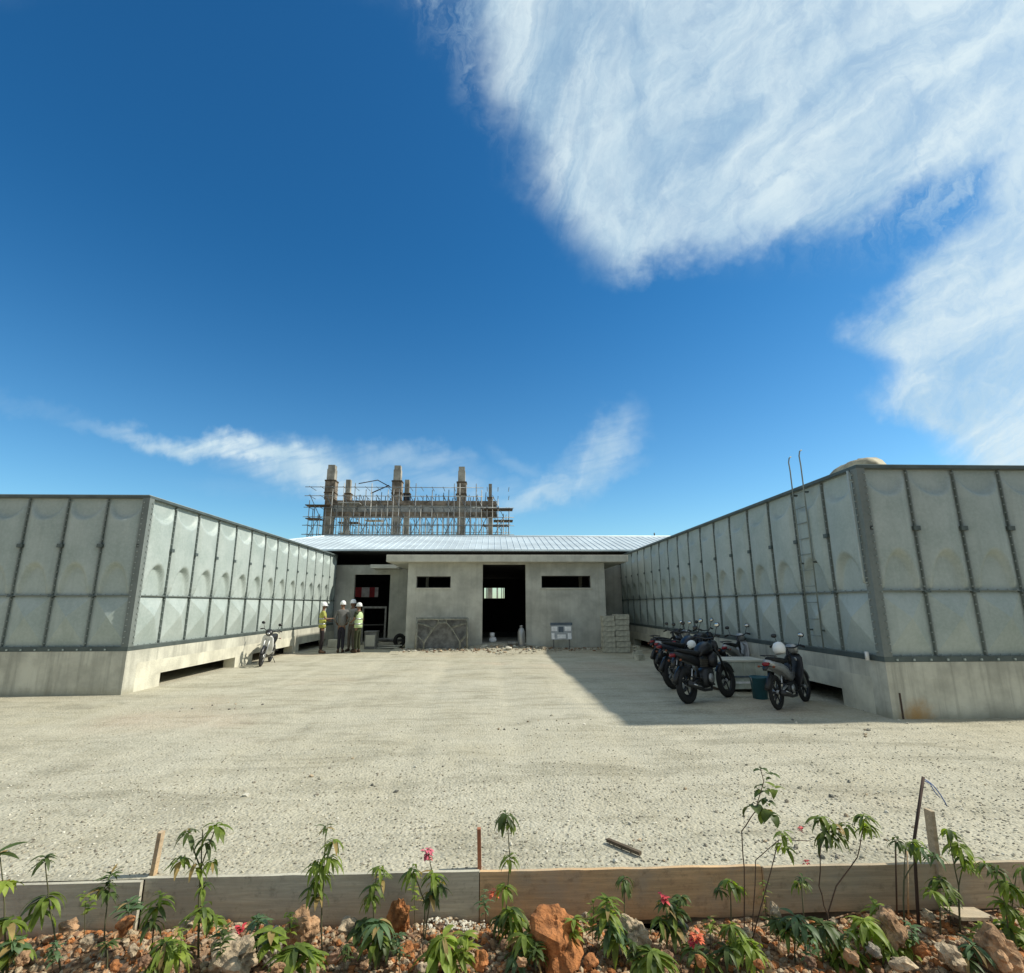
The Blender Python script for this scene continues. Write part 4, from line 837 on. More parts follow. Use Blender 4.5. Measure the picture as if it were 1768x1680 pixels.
q = AY(850, 1088, 21.2); b = MB(); b.loft([((0, 0, 0), (.09, 0, 0), (0, .11, 0)), ((0, 0, .14), (.10, 0, 0), (0, .12, 0)), ((0, 0, .16), (.06, 0, 0), (0, .07, 0))], 'helmet_white', 14, 2); o = b.build('paint_tin'); o.location = (q.x, 21.1, .44); tag(o, 'small white tin on the sack inside the porch doorway', 'tin')
q = AG(884, 1118); sack((AY(884, 1112, 20.2).x, 20.2, .2), .34, .3, .14, 'board_grey', 'grey sack lying on rubble in front of the porch doorway')
# by the left doorway
gx0, gx1 = AY(624, 1080, 23.6).x, AY(666, 1080, 23.6).x; gz_ = AY(640, 1047, 23.6).z
b = MB(); c = 'board_grey'
b.box((0, 0, 0), (.07, .05, gz_), c); b.box((gx1-gx0-.07, 0, 0), (gx1-gx0, .05, gz_), c); b.box((.07, 0, gz_-.08), (gx1-gx0-.07, .05, gz_), c); b.box((.07, .01, gz_*.5), (gx1-gx0-.07, .04, gz_*.5+.04), 'dark_metal')
o = b.build('door_frame'); o.location = (gx0, 23.6, 0); tag(o, 'loose grey steel door frame standing before the left doorway', 'door frame')
q = AG(636, 1122); b = MB(); b.box((-.24, 0, 0), (.2, .5, .62), 'board_grey'); b.box((-.26, -.02, .62), (.22, .52, .66), 'board_grey'); b.box((-.2, -.015, .1), (.16, 0, .52), 'slab'); o = b.build('site_box', bevel=.01); o.location = (q.x, q.y+.3, 0); tag(o, 'knee-high grey site box beside the person in the lime vest', 'box')
rnd = random.Random(9)
for k in range(6):
    q = AG(668, 1121-k*.4); b = MB(); L = rnd.uniform(.9, 1.3); m_ = rnd.choice(['board_grey', 'crate_grey', 'slab', 'wood_grey'])
    b.box((-L*.4, -.25, 0), (L*.4, .25, .03), m_); b.box((-L*.4, -.25, .03), (-L*.4+.05, .25, .045), m_); o = b.build('plank'); o.location = (q.x+rnd.uniform(-.1, .1), q.y+.6+rnd.uniform(-.1, .1), .02+.055*k); o.rotation_euler = (rnd.uniform(-.03, .03), rnd.uniform(-.05, .05), rnd.uniform(-.3, .3))
    tag(o, 'weathered formwork panel, %s in the low pile before the left doorway' % ['lowest', 'second lowest', 'third from the ground', 'fourth from the ground', 'second from the top', 'topmost'][k], 'formwork panel', 'formwork panels in a low pile')
q = AG(690, 1119); b = MB(); b.torus((0, 0, .28), .2, .07, 'rubber', 'x', 26, 10); b.torus((0, 0, .28), .13, .02, 'dark_metal', 'x', 22, 6); b.box((-.03, -.03, .28), (.03, .9, .31), 'dark_metal'); b.loft([((0, .25, .34), (.16, 0, 0), (0, 0, .04)), ((0, .5, .44), (.26, 0, 0), (0, 0, .14)), ((0, .85, .46), (.22, 0, 0), (0, 0, .12))], 'dark_metal', 10, 3)
b.tube([(-.15, .5, .3), (-.15, 1.1, .5)], .02, 'dark_metal', 6); b.tube([(.15, .5, .3), (.15, 1.1, .5)], .02, 'dark_metal', 6); b.tube([(-.13, .8, .35), (-.15, .85, 0)], .018, 'dark_metal', 6); b.tube([(.13, .8, .35), (.15, .85, 0)], .018, 'dark_metal', 6)
o = b.build('wheelbarrow', None, Matrix.Rotation(-.9, 4, 'Z')); o.location = (q.x-.05, q.y+.2, 0); tag(o, 'dark wheelbarrow beside the low pile of formwork panels', 'wheelbarrow')
q0, q1 = AG(561, 1119), AG(581, 1119); b = MB(); b.box((0, 0, 0), (q1.x-q0.x, .3, .30), 'concrete_pale'); o = b.build('concrete_kerb_stone', bevel=.02); o.location = (q0.x, q0.y+.3, 0); tag(o, 'pale concrete footing block on the ground behind the yellow vest', 'footing block')
# rubble along the foot of the porch
def strip(r): x = r.uniform(-3.3, 4.2); return x, YF-.35-abs(r.gauss(0, .28))*(1+.9*math.exp(-((x-.3)/1.2)**2))
def rubz(x, y): return max(0, .20*math.exp(-((x-.2)/1.5)**2)*max(0, 1-(YF-y)/1.2))
b = MB(); n = 40; vs = []; fs = []
for j in range(9):
    for i in range(n+1):
        x = -3.6+8.0*i/n; y = YF-.03-j*.16
        z = (.09+.17*math.exp(-((x-.35)/1.3)**2))*(1-j/8)+.03*noise.noise(Vector((x*3, y*3, 0)))*(1-j/8)-.004*(j == 8); vs.append((x, y, z if j < 8 else -.02))
for j in range(8):
    for i in range(n): a = j*(n+1)+i; fs.append((a, a+1, a+n+2, a+n+1))
b.add(vs, fs, 'gravel', True); o = b.build('debris_bank'); tag(o, 'low bank of grey debris heaped along the foot of the porch wall', None, None, 'stuff')
stones('rubble', 1000, strip, (.014, .065), ['rubble_white', 'block_grey', 'rock_grey', 'rock_pale', 'rock_brown'], lambda x, y: (.09+.17*math.exp(-((x-.35)/1.3)**2))*max(0, 1-(YF-.03-y)/1.28), 4, 'small broken rubble strewn along the porch wall')
rk = random.Random(21)
for k, (u, v, s) in enumerate(((742, 1123, .10), (838, 1118, .13), (848, 1121, .10), (872, 1116, .12), (884, 1114, .10), (862, 1122, .12), (825, 1122, .09), (895, 1121, .07), (935, 1121, .08), (815, 1118, .12), (878, 1124, .11), (760, 1125, .07))):
    q = AG(u, v+2); me = rock_mesh(s, ['rubble_white', 'rubble_white', 'rock_pale'][k % 3], k+40, 2, (1, .9, .6)); o = bpy.data.objects.new('broken_stone', me); sc.collection.objects.link(o)
    o.location = (q.x, min(q.y, 20.1), s*.35+(.10 if 830 < u < 890 else .03)); where = 'in front of the porch doorway' if 812 < u < 900 else ('below the leaning scaffold frames' if u < 812 else 'below the leaning sign board')
    tag(o, 'pale stone %s, %s' % (where, ['the only larger one under the left frame edge', 'left in the doorway heap', 'middle left of the heap', 'centre of the heap', 'right of centre in the heap', 'low in the front of the heap', 'far left front of the heap', 'at the right end of the heap', 'lying alone on the gravel', 'furthest left', 'nearest the yard', 'smallest, under the frame middle'][k]), 'stone', 'pale broken stones by the porch')

# ------------------------------------------------------------------ kerb boards, stakes, timber
def plank(x0, x1, y, z0, z1, m, label, dy=0):
    b = MB(); n = 16; th = .028; rn = random.Random(int(x0*10)+50); vs = []
    for i in range(n+1):
        x = x0+(x1-x0)*i/n; a = rn.uniform(-.004, .004)
        vs += [(x, y+dy*i/n-th, z0+a), (x, y+dy*i/n-th, z1+a*.6), (x, y+dy*i/n, z1+a*.6), (x, y+dy*i/n, z0+a)]
    fs = []
    for i in range(n):
        for k in range(4): fs.append((i*4+k, i*4+(k+1) % 4, i*4+4+(k+1) % 4, i*4+4+k))
    fs += [(0, 3, 2, 1), (n*4, n*4+1, n*4+2, n*4+3)]
    b.add(vs, fs, m); o = b.build('kerb_board'); return tag(o, label, 'board', 'formwork boards edging the gravel')
plank(-5.2, -2.12, YB-.04, -.30, .012, 'wood_brownish' if 'wood_brownish' in M else 'wood_grey', 'weathered grey-brown edging board at the far left end of the gravel edge')
plank(-2.115, -.075, YB-.004, -.29, .018, 'wood_grey', 'grey weathered edging board between the leaning tan stake and the red stake')
plank(-.07, 1.72, YB-.004, -.26, .016, 'wood_tan', 'tan brown edging board starting at the red stake, middle of the gravel edge')
plank(1.725, 5.4, YB-.03, -.235, .020, 'wood_brown2', 'brown-grey edging board at the right end, behind the dark stick')
b = MB(); b.box((-5, YB-.003, -.3), (5.2, YB+.03, -.012), 'wood_dark'); o = b.build('backing_board'); tag(o, 'thin dark backing strip behind the edging boards along the gravel', 'board')
def stake(pt, pb, w, m, label, top=None, Y=None):
    a, c = pb, pt; d = (c-a).normalized(); T = Matrix.Translation(a) @ d.to_track_quat('Z', 'Y').to_matrix().to_4x4(); L = (c-a).length
    b = MB(); b.box((-w/2, -.012, -.25), (w/2, .012, L), m, T); o = b.build('wooden_stake'); return tag(o, label, 'stake', 'wooden stakes along the edging boards')
Ys = YB+.05
stake(AY(279, 1436, Ys), AY(262, 1524, Ys), .045, 'wood_tan', 'tan wooden stake leaning right at the left end of the grey board')
stake(AY(827, 1430, Ys), AY(828, 1503, Ys), .036, 'wood_red', 'upright reddish wooden stake where grey board meets tan board')
stake(AY(1604, 1398, Ys-.1), AY(1608, 1442, Ys-.1)+Vector((0, 0, -.18)), .062, 'wood_brown2', 'short broad brown stake beside the dark stick')
a, c = AG(1049, 1456), AG(1106, 1480); d = c-a; b = MB(); T = Matrix.Translation(a+Vector((0, 0, .012))) @ Matrix.Rotation(math.atan2(d.y, d.x), 4, 'Z')
b.box((0, -.014, 0), (d.length, .014, .02), 'wood_dark', T); o = b.build('timber_offcut'); tag(o, 'dark timber offcut lying alone on the gravel behind the tan board', 'timber')
pt, pm, pb = AY(1594, 1341, 3.62), AY(1578, 1452, 3.60), AY(1582, 1585, 3.56)
t = empty('steel_stick', pb, 'thin dark steel stick standing by the right edging board with a blue cord', 'stick'); b = MB(); b.tube([pt-pb, pm-pb, Vector((0, 0, -.1))], .0095, 'rust', 7); b.build('rod', t)
b = MB(); pts = []
for k in range(9): s_ = k/8; w = AY(1595+40*s_, 1345+ (15*s_+32*s_*s_), 3.62-.05*s_); pts.append(w-pb)
b.tube(pts, .0035, 'blue_cord', 5); pts2 = [p+Vector((.01*math.sin(k), .01, -.012)) for k, p in enumerate(pts[:7])]; b.tube(pts2, .003, 'blue_cord', 5); b.build('cord', t)
for (u, v0, v1, Y, lab) in ((1546, 1452, 1552, 3.66, 'thin dark twig stuck upright left of the steel stick'), (1566, 1470, 1560, 3.68, 'thin pale twig between the dark twig and the steel stick')):
    b = MB(); b.tube([AY(u, v0, Y), AY(u-1, v1, Y)-Vector((0, 0, .08))], .005, 'stem_brown' if u == 1546 else 'wood_tan', 5); o = b.build('twig'); tag(o, lab, 'twig')
b = MB(); a, c = AY(372, 1606, 3.66), AY(486, 1603, 3.70); b.tube([a, c], .006, 'rust', 6); o = b.build('steel_rod'); tag(o, 'thin dark steel rod lying against the foot of the grey board', 'rod')
a, c, e_ = AY(1640, 1575, 3.5), AY(1700, 1590, 3.45), AY(1745, 1558, 3.6)
b = MB(); T = Matrix.Translation(AY(1660, 1590, 3.5)) @ Matrix.Rotation(.25, 4, 'Z') @ Matrix.Rotation(.15, 4, 'Y'); b.box((0, 0, 0), (.28, .12, .018), 'wood_brown2', T); b.box((.01, .02, -.03), (.26, .05, -.001), 'wood_dark', T); o = b.build('wood_scrap'); tag(o, 'reddish wood scrap lying below the right edging board', 'wood scrap')

# ------------------------------------------------------------------ stones and rocks
def near(r):
    while True:
        y = YB+.05+abs(r.gauss(0, 1.7)); x = r.uniform(-1.05, 1.05)*(y+1)
        if y < 9: return x, y
stones('gravel', 14000, near, (.004, .011), ['rubble_white', 'rock_grey', 'gravel_tan', 'gravel_tan', 'gravel_tan', 'rubble_white', 'rock_grey', 'gravel_tan', 'rock_grey', 'gravel_tan', 'gravel_tan', 'rock_grey'], lambda x, y: gz(x, y), 11, 'loose pale gravel scattered over the yard', 2.2, .25, .7)
def yard(r):
    c = r.choice([(2.6, 4.2), (3.0, 5.0), (1.0, 4.3), (-1.5, 5.6), (.6, 8.0), (-4.5, 9.5), (4.8, 7.4)]); return c[0]+r.gauss(0, .6), max(YB+.1, c[1]+r.gauss(0, .35))
stones('gravel', 150, yard, (.010, .026), ['rock_grey', 'gravel_tan', 'rubble_dark', 'rubble_white', 'rock_pale'], lambda x, y: gz(x, y), 17, 'scattered larger stones lying on the gravel yard', 2.0, .3, .7)
def front(r): y = r.uniform(2.75, YB-.05); return r.uniform(-1.08, 1.08)*y, y
stones('rubble', 15000, front, (.005, .026), ['rock_pale', 'rock_tan', 'rock_pale', 'rock_rust', 'rock_brown', 'rock_tan', 'rock_rust', 'rock_tan'], lambda x, y: sz(x, y), 12, 'small tan and rust stones covering the bank in front of the boards', 1.7, .25, .75)
def wp(r): return AY(r.gauss(778, 26), 1570, 3.7).x, r.uniform(3.60, 3.76)
stones('rubble', 200, wp, (.006, .013), ['rubble_white', 'rock_pale', 'rubble_white'], lambda x, y: sz(x, y)+.02, 13, 'spill of white chippings at the foot of the board below the red stake', 1.5, .2, .7)
rk = random.Random(31)
def rock(u, v, Y, r, m, label, sq=(.9, .9, .8), seed=1, grp='broken rocks in front of the boards'):
    p = AY(u, v, Y); me = rock_mesh(r, m, seed, 4 if r > .07 else 3, sq, .42); o = bpy.data.objects.new('rock', me); sc.collection.objects.link(o)
    o.location = (p.x, p.y, max(sz(p.x, min(p.y, YB-.1))+r*sq[2]*.40, p.z if p.z < .1 else 0)); o.rotation_euler = (rk.uniform(-.4, .4), rk.uniform(-.4, .4), rk.uniform(0, 6)); return tag(o, label, 'rock', grp)
rock(958, 1622, 3.35, .15, 'rock_rust', 'biggest rust-orange clod of earth, right of centre at the bottom edge', (.92, .9, .98), 3)
rock(1095, 1612, 3.45, .09, 'rock_pale', 'pale rounded rock just right of the big rust clod', (.8, .9, .8), 5)
rock(520, 1600, 3.5, .085, 'rock_tan', 'tan knobbly rock against the grey board right of the steel rod', (1, .8, .8), 7)
rock(690, 1585, 3.55, .08, 'rock_rust', 'upright rust brown rock left of the white chippings', (.7, .8, 1.1), 9)
rock(400, 1650, 3.25, .10, 'rock_pale', 'broad pale slab-like rock below the steel rod', (1.3, .9, .7), 11)
rock(470, 1635, 3.4, .08, 'rock_grey', 'grey angular rock right of the broad pale one', (.6, .8, 1.2), 12)
rock(1540, 1600, 3.4, .085, 'rock_tan', 'long tan rock sloping down to the right under the steel stick', (1.5, .8, .7), 14)
rock(1338, 1578, 3.5, .042, 'rock_pale', 'small pale stone standing under the branching seedling', (.6, .7, 1.3), 15)
rock(1645, 1655, 3.2, .07, 'rock_pale', 'cream rock at the bottom right, right of the long tan rock', (1.1, .9, .8), 17)
rock(1720, 1640, 3.2, .10, 'rock_tan', 'tan rock at the lower right corner beneath the dense green plant', (1.1, .9, .9), 18)
lst = [(40, 1655, 'rock_tan'), (120, 1600, 'rock_tan'), (150, 1625, 'rock_pale'), (215, 1600, 'rock_rust'), (250, 1660, 'rock_brown'), (230, 1640, 'rock_pale'), (600, 1600, 'rock_pale'), (580, 1650, 'rock_brown'), (630, 1665, 'rock_tan'), (700, 1640, 'rock_rust'),
       (760, 1600, 'rock_brown'), (830, 1655, 'rock_rust'), (900, 1660, 'rock_tan'), (870, 1630, 'rock_brown'), (1010, 1585, 'rock_pale'), (1020, 1660, 'rock_rust'), (1150, 1650, 'rock_brown'), (1180, 1600, 'rock_grey'), (1210, 1660, 'rock_rust'), (1240, 1600, 'rock_tan'),
       (1290, 1610, 'rock_pale'), (1310, 1665, 'rock_rust'), (1350, 1640, 'rock_tan'), (1400, 1660, 'rock_brown'), (1440, 1590, 'rock_pale'), (1470, 1650, 'rock_tan'), (1510, 1640, 'rock_grey'), (1590, 1640, 'rock_rust'), (1600, 1580, 'rock_pale'), (1680, 1600, 'rock_brown'), (1560, 1665, 'rock_pale'), (730, 1670, 'rock_pale'), (480, 1670, 'rock_tan'), (320, 1600, 'rock_pale'), (200, 1670, 'rock_rust')]
land = [(75, 'the leftmost dark-topped seedling'), (190, 'the dark spiky seedling'), (345, 'the tall double-tiered seedling'), (560, 'the drooping seedling left of centre'), (650, 'the thin seedling before the grey board'), (745, 'the pink-flowered seedling'), (875, 'the tall seedling by the red stake'), (958, 'the big rust clod'), (1060, 'the spiky pale plant'), (1160, 'the red-flowered plant'), (1290, 'the round-leaved sapling'), (1430, 'the forked sapling'), (1580, 'the steel stick'), (1720, 'the dense plants at the right edge')]
cn_ = {'rock_tan': 'tan', 'rock_pale': 'pale', 'rock_rust': 'rust-red', 'rock_brown': 'dark brown', 'rock_grey': 'grey'}
for k, (u, v, m) in enumerate(lst):
    ln = min(land, key=lambda a: abs(a[0]-u)); side = 'left of' if u < ln[0] else 'right of'; row = 'by the board' if v < 1615 else ('midway down the bank' if v < 1645 else 'at the bottom edge')
    rock(u, v, 3.05+(1680-v)/125*.62, rk.uniform(.022, .046), m, '%s rock %s %s, %s' % (cn_[m], side, ln[1], row), (rk.uniform(.8, 1.3), .9, rk.uniform(.6, .9)), 60+k)

# ------------------------------------------------------------------ plants
def leaf(b, base, d, L, w, droop, m, fold=.25, n=5, rnd_=None, shape='lance'):
    d = d.normalized(); side = d.cross(Vector((0, 0, 1))); side = side.normalized() if side.length > .05 else Vector((1, 0, 0))
    vs = []; p = base.copy(); cur = d.copy()
    for i in range(n+1):
        t = i/n; ww = w*(math.sin(PI*min(1, t**.75*.98+.02))**.9) if shape == 'lance' else w*math.sin(PI*min(1, t**.6))**.7
        up = side.cross(cur).normalized()
        vs += [p-side*ww+up*ww*fold, p.copy(), p+side*ww+up*ww*fold]
        cur = (cur+Vector((0, 0, -droop/n))).normalized(); p = p+cur*(L/n)
    fs = []
    for i in range(n): a = i*3; fs += [(a, a+1, a+4, a+3), (a+1, a+2, a+5, a+4)]
    b.add(vs, fs, m, True)
def whorl(b, c, n, L, m, rn, droop=1.8, lift=.35, width=.14, shape='lance', ms=None):
    a0 = rn.uniform(0, 6)
    for k in range(n):
        a = a0+2*PI*k/n+rn.uniform(-.3, .3); l = L*rn.uniform(.65, 1.15)
        leaf(b, c+Vector((0, 0, rn.uniform(-.02, .015))), Vector((math.cos(a), math.sin(a), lift+rn.uniform(-.25, .35))), l, l*width*rn.uniform(.7, 1.25), droop*rn.uniform(.6, 1.4), 'leaf_dry' if rn.random() < .05 else rn.choice(ms or [m]), shape=shape)
def flower(t, c, m, r, rn):
    b = MB()
    for k in range(16):
        a = rn.uniform(0, 6.28); leaf(b, c+Vector((rn.uniform(-.3, .3), 0, rn.uniform(-.4, .4)))*r, Vector((math.cos(a), math.sin(a), rn.uniform(.1, 1.5))), r*.62, r*.2, 1.0, m, n=3)
    b.build('flower', t)
ps = random.Random(77)
def plant(name, label, base, stems, whorls, Y=3.45, flowers=(), grp='seedlings growing along the bank', sm='stem', r=.006, width=.115, shape='lance'):
    """base (u,v); stems: lists of (u,v); whorls: (u,v,leaves,length px,material,droop)"""
    p0 = AY(base[0], base[1], Y); g = sz(p0.x, min(Y, YB-.1))-.01; B0 = Vector((p0.x, p0.y, min(g, p0.z)))
    t = empty(name, B0, label, 'plant', grp); b = MB()
    for st in stems:
        pts = [B0]+[AY(u, v, Y+ps.uniform(-.03, .03)) for u, v in st]; pts = [p-B0 for p in pts]
        if len(pts) >= 2:
            fine = []
            for i in range(len(pts)-1):
                for s_ in range(3): fine.append(pts[i].lerp(pts[i+1], s_/3)+Vector((ps.uniform(-.003, .003), ps.uniform(-.003, .003), 0)))
            fine.append(pts[-1]); n = len(fine); b.tube(fine, [r*.75*(1-.5*i/n) for i in range(n)], sm, 6)
    b.build('stem', t)
    b = MB()
    for w in whorls:
        u, v, n, L, m, dr = w; c = AY(u, v, Y+ps.uniform(-.03, .03))-B0; base_L = L/F*Y*1.02
        ms = [m, m, m, 'leaf1' if m in ('leaf0', 'leaf3') else m, 'leaf2' if m == 'leaf0' else m]
        big = v > 1590
        whorl(b, c, int(n*(2.7 if big else 2.1)) if shape == 'lance' else n, base_L*(.92 if big else .80)*ps.uniform(.85, 1.1), m, ps, dr, width=width, shape=shape, ms=ms)
    b.build('leaves', t)
    for (u, v, m, L) in flowers: flower(t, AY(u, v, Y-.02)-B0, m, L/F*Y, ps)
    return t
g0, g1, g2, g3, g4 = ['leaf%d' % i for i in range(5)]
plant('seedling', 'seedling with dark drooping top tuft and green lower leaves, second plant from the left edge', (112, 1650), [[(85, 1560), (78, 1490)]], [(78, 1482, 8, 26, g2, 1.4), (80, 1550, 7, 44, g0, 2.2), (70, 1575, 6, 45, g1, 2.2)], 3.35)
plant('shrub', 'leafy plant with large dark leaves cut by the left edge', (15, 1675), [[(8, 1560), (0, 1480)], [(25, 1600)]], [(-8, 1478, 4, 44, g2, .8), (5, 1525, 6, 40, g3, 1.8), (15, 1590, 8, 40, g0, 2.2), (5, 1635, 8, 42, g0, 2.2), (30, 1640, 6, 36, g1, 2.2)], 3.25, width=.16)
plant('seedling', 'dark spiky seedling standing before the left grey-brown board', (183, 1660), [[(180, 1600), (190, 1520)]], [(192, 1512, 7, 30, g2, .6), (182, 1530, 9, 34, g2, 1.6), (190, 1540, 6, 30, g2, 2)], 3.4)
plant('seedling', 'tall double-tiered seedling right of the leaning tan stake', (343, 1650), [[(345, 1560), (348, 1490), (350, 1432)], [(346, 1500), (325, 1440)], [(346, 1500), (372, 1430)]],
      [(325, 1436, 6, 38, g2, 2.0), (372, 1426, 7, 36, g0, 2.0), (355, 1450, 4, 34, g2, 2.2), (312, 1484, 7, 34, g0, 1.8), (338, 1496, 5, 34, g1, 2.2), (365, 1484, 5, 30, g0, 2.2), (352, 1530, 5, 26, g0, 2), (350, 1570, 8, 44, g0, 2.0), (370, 1585, 6, 36, g0, 2)], 3.4, r=.007)
plant('seedling', 'green seedling low under the leaning tan stake', (262, 1640), [[(268, 1570)]], [(270, 1562, 8, 38, g0, 2.0), (262, 1590, 6, 36, g2, 2), (278, 1548, 4, 30, g1, 1.5)], 3.4)
plant('seedling', 'bright green plant at the bottom edge below the leaning stake', (290, 1690), [[(288, 1640)]], [(285, 1632, 9, 50, g1, 2.0), (300, 1650, 8, 44, g3, 1.8), (270, 1655, 7, 44, g0, 2)], 3.2)
plant('seedling', 'narrow seedling with drooping dense leaves left of centre', (556, 1660), [[(556, 1570), (560, 1500), (562, 1440)]], [(562, 1430, 5, 26, g2, 1.2), (575, 1452, 7, 34, g0, 2.2), (570, 1478, 7, 36, g1, 2.4), (548, 1490, 7, 36, g0, 2.4), (555, 1510, 7, 36, g0, 2.4), (540, 1528, 7, 40, g0, 2.4), (550, 1545, 4, 30, g2, 2.4)], 3.42)
plant('seedling', 'low dark-leaved plant with a coral flower beside the steel rod', (430, 1660), [[(432, 1600)]], [(445, 1590, 8, 34, g4, 1.2), (455, 1612, 7, 34, g2, 1.8), (435, 1625, 6, 30, g2, 2)], 3.45, [(413, 1608, 'petal_red', 15)])
plant('seedling', 'green spreading plant at the bottom edge right of the grey angular rock', (520, 1690), [[(515, 1645)]], [(510, 1640, 9, 48, g0, 1.4), (535, 1650, 8, 44, g1, 1.4), (495, 1660, 6, 40, g2, 1.4)], 3.2)
plant('seedling', 'thin seedling before the grey board between the drooping and pink-flowered ones', (645, 1640), [[(644, 1560), (652, 1500)]], [(655, 1496, 6, 30, g0, 2.0), (660, 1515, 6, 28, g1, 2), (645, 1530, 7, 32, g0, 2.4), (640, 1550, 7, 32, g0, 2.4)], 3.5)
plant('seedling', 'pink-flowered seedling with twin leaf tufts left of the red stake', (730, 1650), [[(742, 1560), (745, 1500), (740, 1475)], [(735, 1560), (715, 1510)]], [(712, 1502, 8, 38, g0, 2.2), (748, 1510, 9, 34, g0, 1.8), (758, 1530, 8, 32, g2, 2), (742, 1545, 7, 32, g2, 2)], 3.45, [(740, 1472, 'petal_pink', 15), (738, 1482, 'petal_red', 10)])
plant('seedling', 'dull green bushy plant on the bank below the thin seedling', (655, 1670), [[(655, 1610)]], [(655, 1592, 8, 38, g4, 2.0), (650, 1620, 8, 42, g0, 1.8), (672, 1625, 6, 36, g2, 1.8)], 3.3)
plant('seedling', 'bright lime green plant at the bottom edge below the pink-flowered seedling', (765, 1690), [[(765, 1630)]], [(765, 1622, 9, 44, g3, 1.8), (755, 1645, 9, 46, g1, 1.8), (785, 1650, 8, 42, g3, 1.8)], 3.2)
plant('seedling', 'tall drooping seedling just right of the red stake', (872, 1660), [[(874, 1560), (880, 1480), (876, 1415)]], [(874, 1408, 9, 36, g2, 2.6), (880, 1420, 5, 30, g0, 2.6), (880, 1482, 8, 26, g0, 2), (872, 1530, 9, 32, g1, 2), (880, 1572, 9, 42, g0, 2), (862, 1585, 9, 42, g2, 2.2), (890, 1595, 7, 40, g0, 2)], 3.45, [(852, 1543, 'petal_orange', 13)], r=.006)
plant('seedling', 'small plant half hidden at the left foot of the big rust clod', (905, 1690), [[(905, 1625)]], [(905, 1618, 8, 40, g1, 1.6), (915, 1640, 7, 38, g0, 1.6), (895, 1650, 7, 34, g4, 1.6)], 3.25)
plant('seedling', 'small drooping tuft before the tan board, above the spiky pale plant', (1078, 1600), [[(1078, 1560), (1079, 1520)]], [(1079, 1518, 8, 28, g2, 2.8), (1080, 1530, 4, 24, g0, 2.5)], 3.55)
plant('seedling', 'spiky pale green plant below the tan board', (1055, 1680), [[(1052, 1590), (1050, 1560)]], [(1050, 1555, 9, 38, g0, 1.2), (1048, 1575, 10, 42, g1, 1.4), (1055, 1600, 9, 46, g4, 1.8), (1065, 1620, 7, 42, g1, 2.2)], 3.4)
plant('seedling', 'seedling with red flower and dark leaves right of the spiky pale plant', (1150, 1680), [[(1152, 1600), (1150, 1560)]], [(1150, 1560, 9, 36, g2, 1.4), (1165, 1575, 8, 36, g0, 1.6), (1140, 1585, 8, 38, g0, 1.8), (1160, 1600, 8, 38, g2, 1.8)], 3.4, [(1146, 1551, 'petal_red', 15)])
plant('seedling', 'green tuft at the bottom edge left of the orange flower', (1125, 1695), [[(1125, 1650)]], [(1125, 1645, 8, 40, g0, 1.6), (1140, 1655, 7, 38, g1, 1.8), (1105, 1660, 7, 38, g0, 1.8)], 3.2)
plant('seedling', 'plant with an orange flower at the bottom edge', (1205, 1690), [[(1203, 1640)]], [(1200, 1640, 7, 34, g2, 1.6), (1215, 1655, 7, 34, g0, 1.8)], 3.25, [(1203, 1620, 'petal_orange', 17), (1198, 1628, 'petal_red', 12)])
plant('sapling', 'slender sapling with rounded dark leaves, tallest plant, leaning over the tan board', (1286, 1640), [[(1284, 1500), (1281, 1435), (1305, 1400), (1318, 1350), (1312, 1322)]],
      [(1314, 1326, 3, 20, g2, 1), (1332, 1338, 3, 20, g2, 1), (1318, 1360, 4, 26, g2, 1.2), (1338, 1358, 3, 24, g0, 1.2), (1324, 1382, 4, 28, g2, 1.6), (1302, 1392, 3, 30, g2, 1.8), (1332, 1404, 5, 34, g2, 2), (1322, 1400, 4, 30, g0, 2)], 3.45, sm='stem_brown', r=.005, width=.30, shape='round')
plant('seedling', 'slanting stem with small leaves and red buds right of the round-leaved sapling', (1290, 1530), [[(1305, 1485), (1345, 1450)], [(1345, 1450), (1400, 1452)]], [(1352, 1440, 7, 26, g1, 1.6), (1358, 1462, 6, 26, g0, 2), (1350, 1458, 4, 24, g3, 2)], 3.5, [(1383, 1432, 'petal_red', 8), (1392, 1490, 'petal_red', 8)], sm='stem_brown', r=.0045)
plant('sapling', 'forked sapling with two leafy heads above the right board', (1432, 1650), [[(1428, 1580), (1415, 1530), (1418, 1450)], [(1428, 1580), (1445, 1530), (1480, 1480), (1490, 1430)]],
      [(1418, 1412, 7, 34, g0, 2.2), (1440, 1425, 7, 36, g0, 2.2), (1428, 1440, 7, 38, g2, 2.4), (1460, 1425, 6, 34, g0, 2.2), (1448, 1445, 5, 34, g1, 2.4), (1490, 1410, 8, 38, g0, 2.2), (1496, 1425, 6, 36, g1, 2.4)], 3.42, sm='stem_brown', r=.006)
plant('seedling', 'low seedling before the board below the slanting stem', (1386, 1600), [[(1384, 1530)]], [(1386, 1518, 7, 28, g2, 2), (1378, 1525, 5, 24, g0, 2)], 3.5, [(1370, 1486, 'petal_orange', 5)])
plant('seedling', 'seedling before the tan board left of the round-leaved sapling', (1262, 1640), [[(1262, 1570), (1262, 1530)]], [(1258, 1522, 8, 30, g0, 2.2), (1275, 1530, 7, 30, g1, 2), (1242, 1535, 6, 26, g2, 2.2)], 3.5)
plant('seedling', 'green plant at the bottom edge under the round-leaved sapling', (1275, 1690), [[(1272, 1620)]], [(1262, 1600, 8, 34, g0, 2), (1280, 1625, 9, 42, g1, 1.8), (1300, 1640, 8, 40, g3, 2), (1255, 1640, 7, 36, g2, 2)], 3.25)
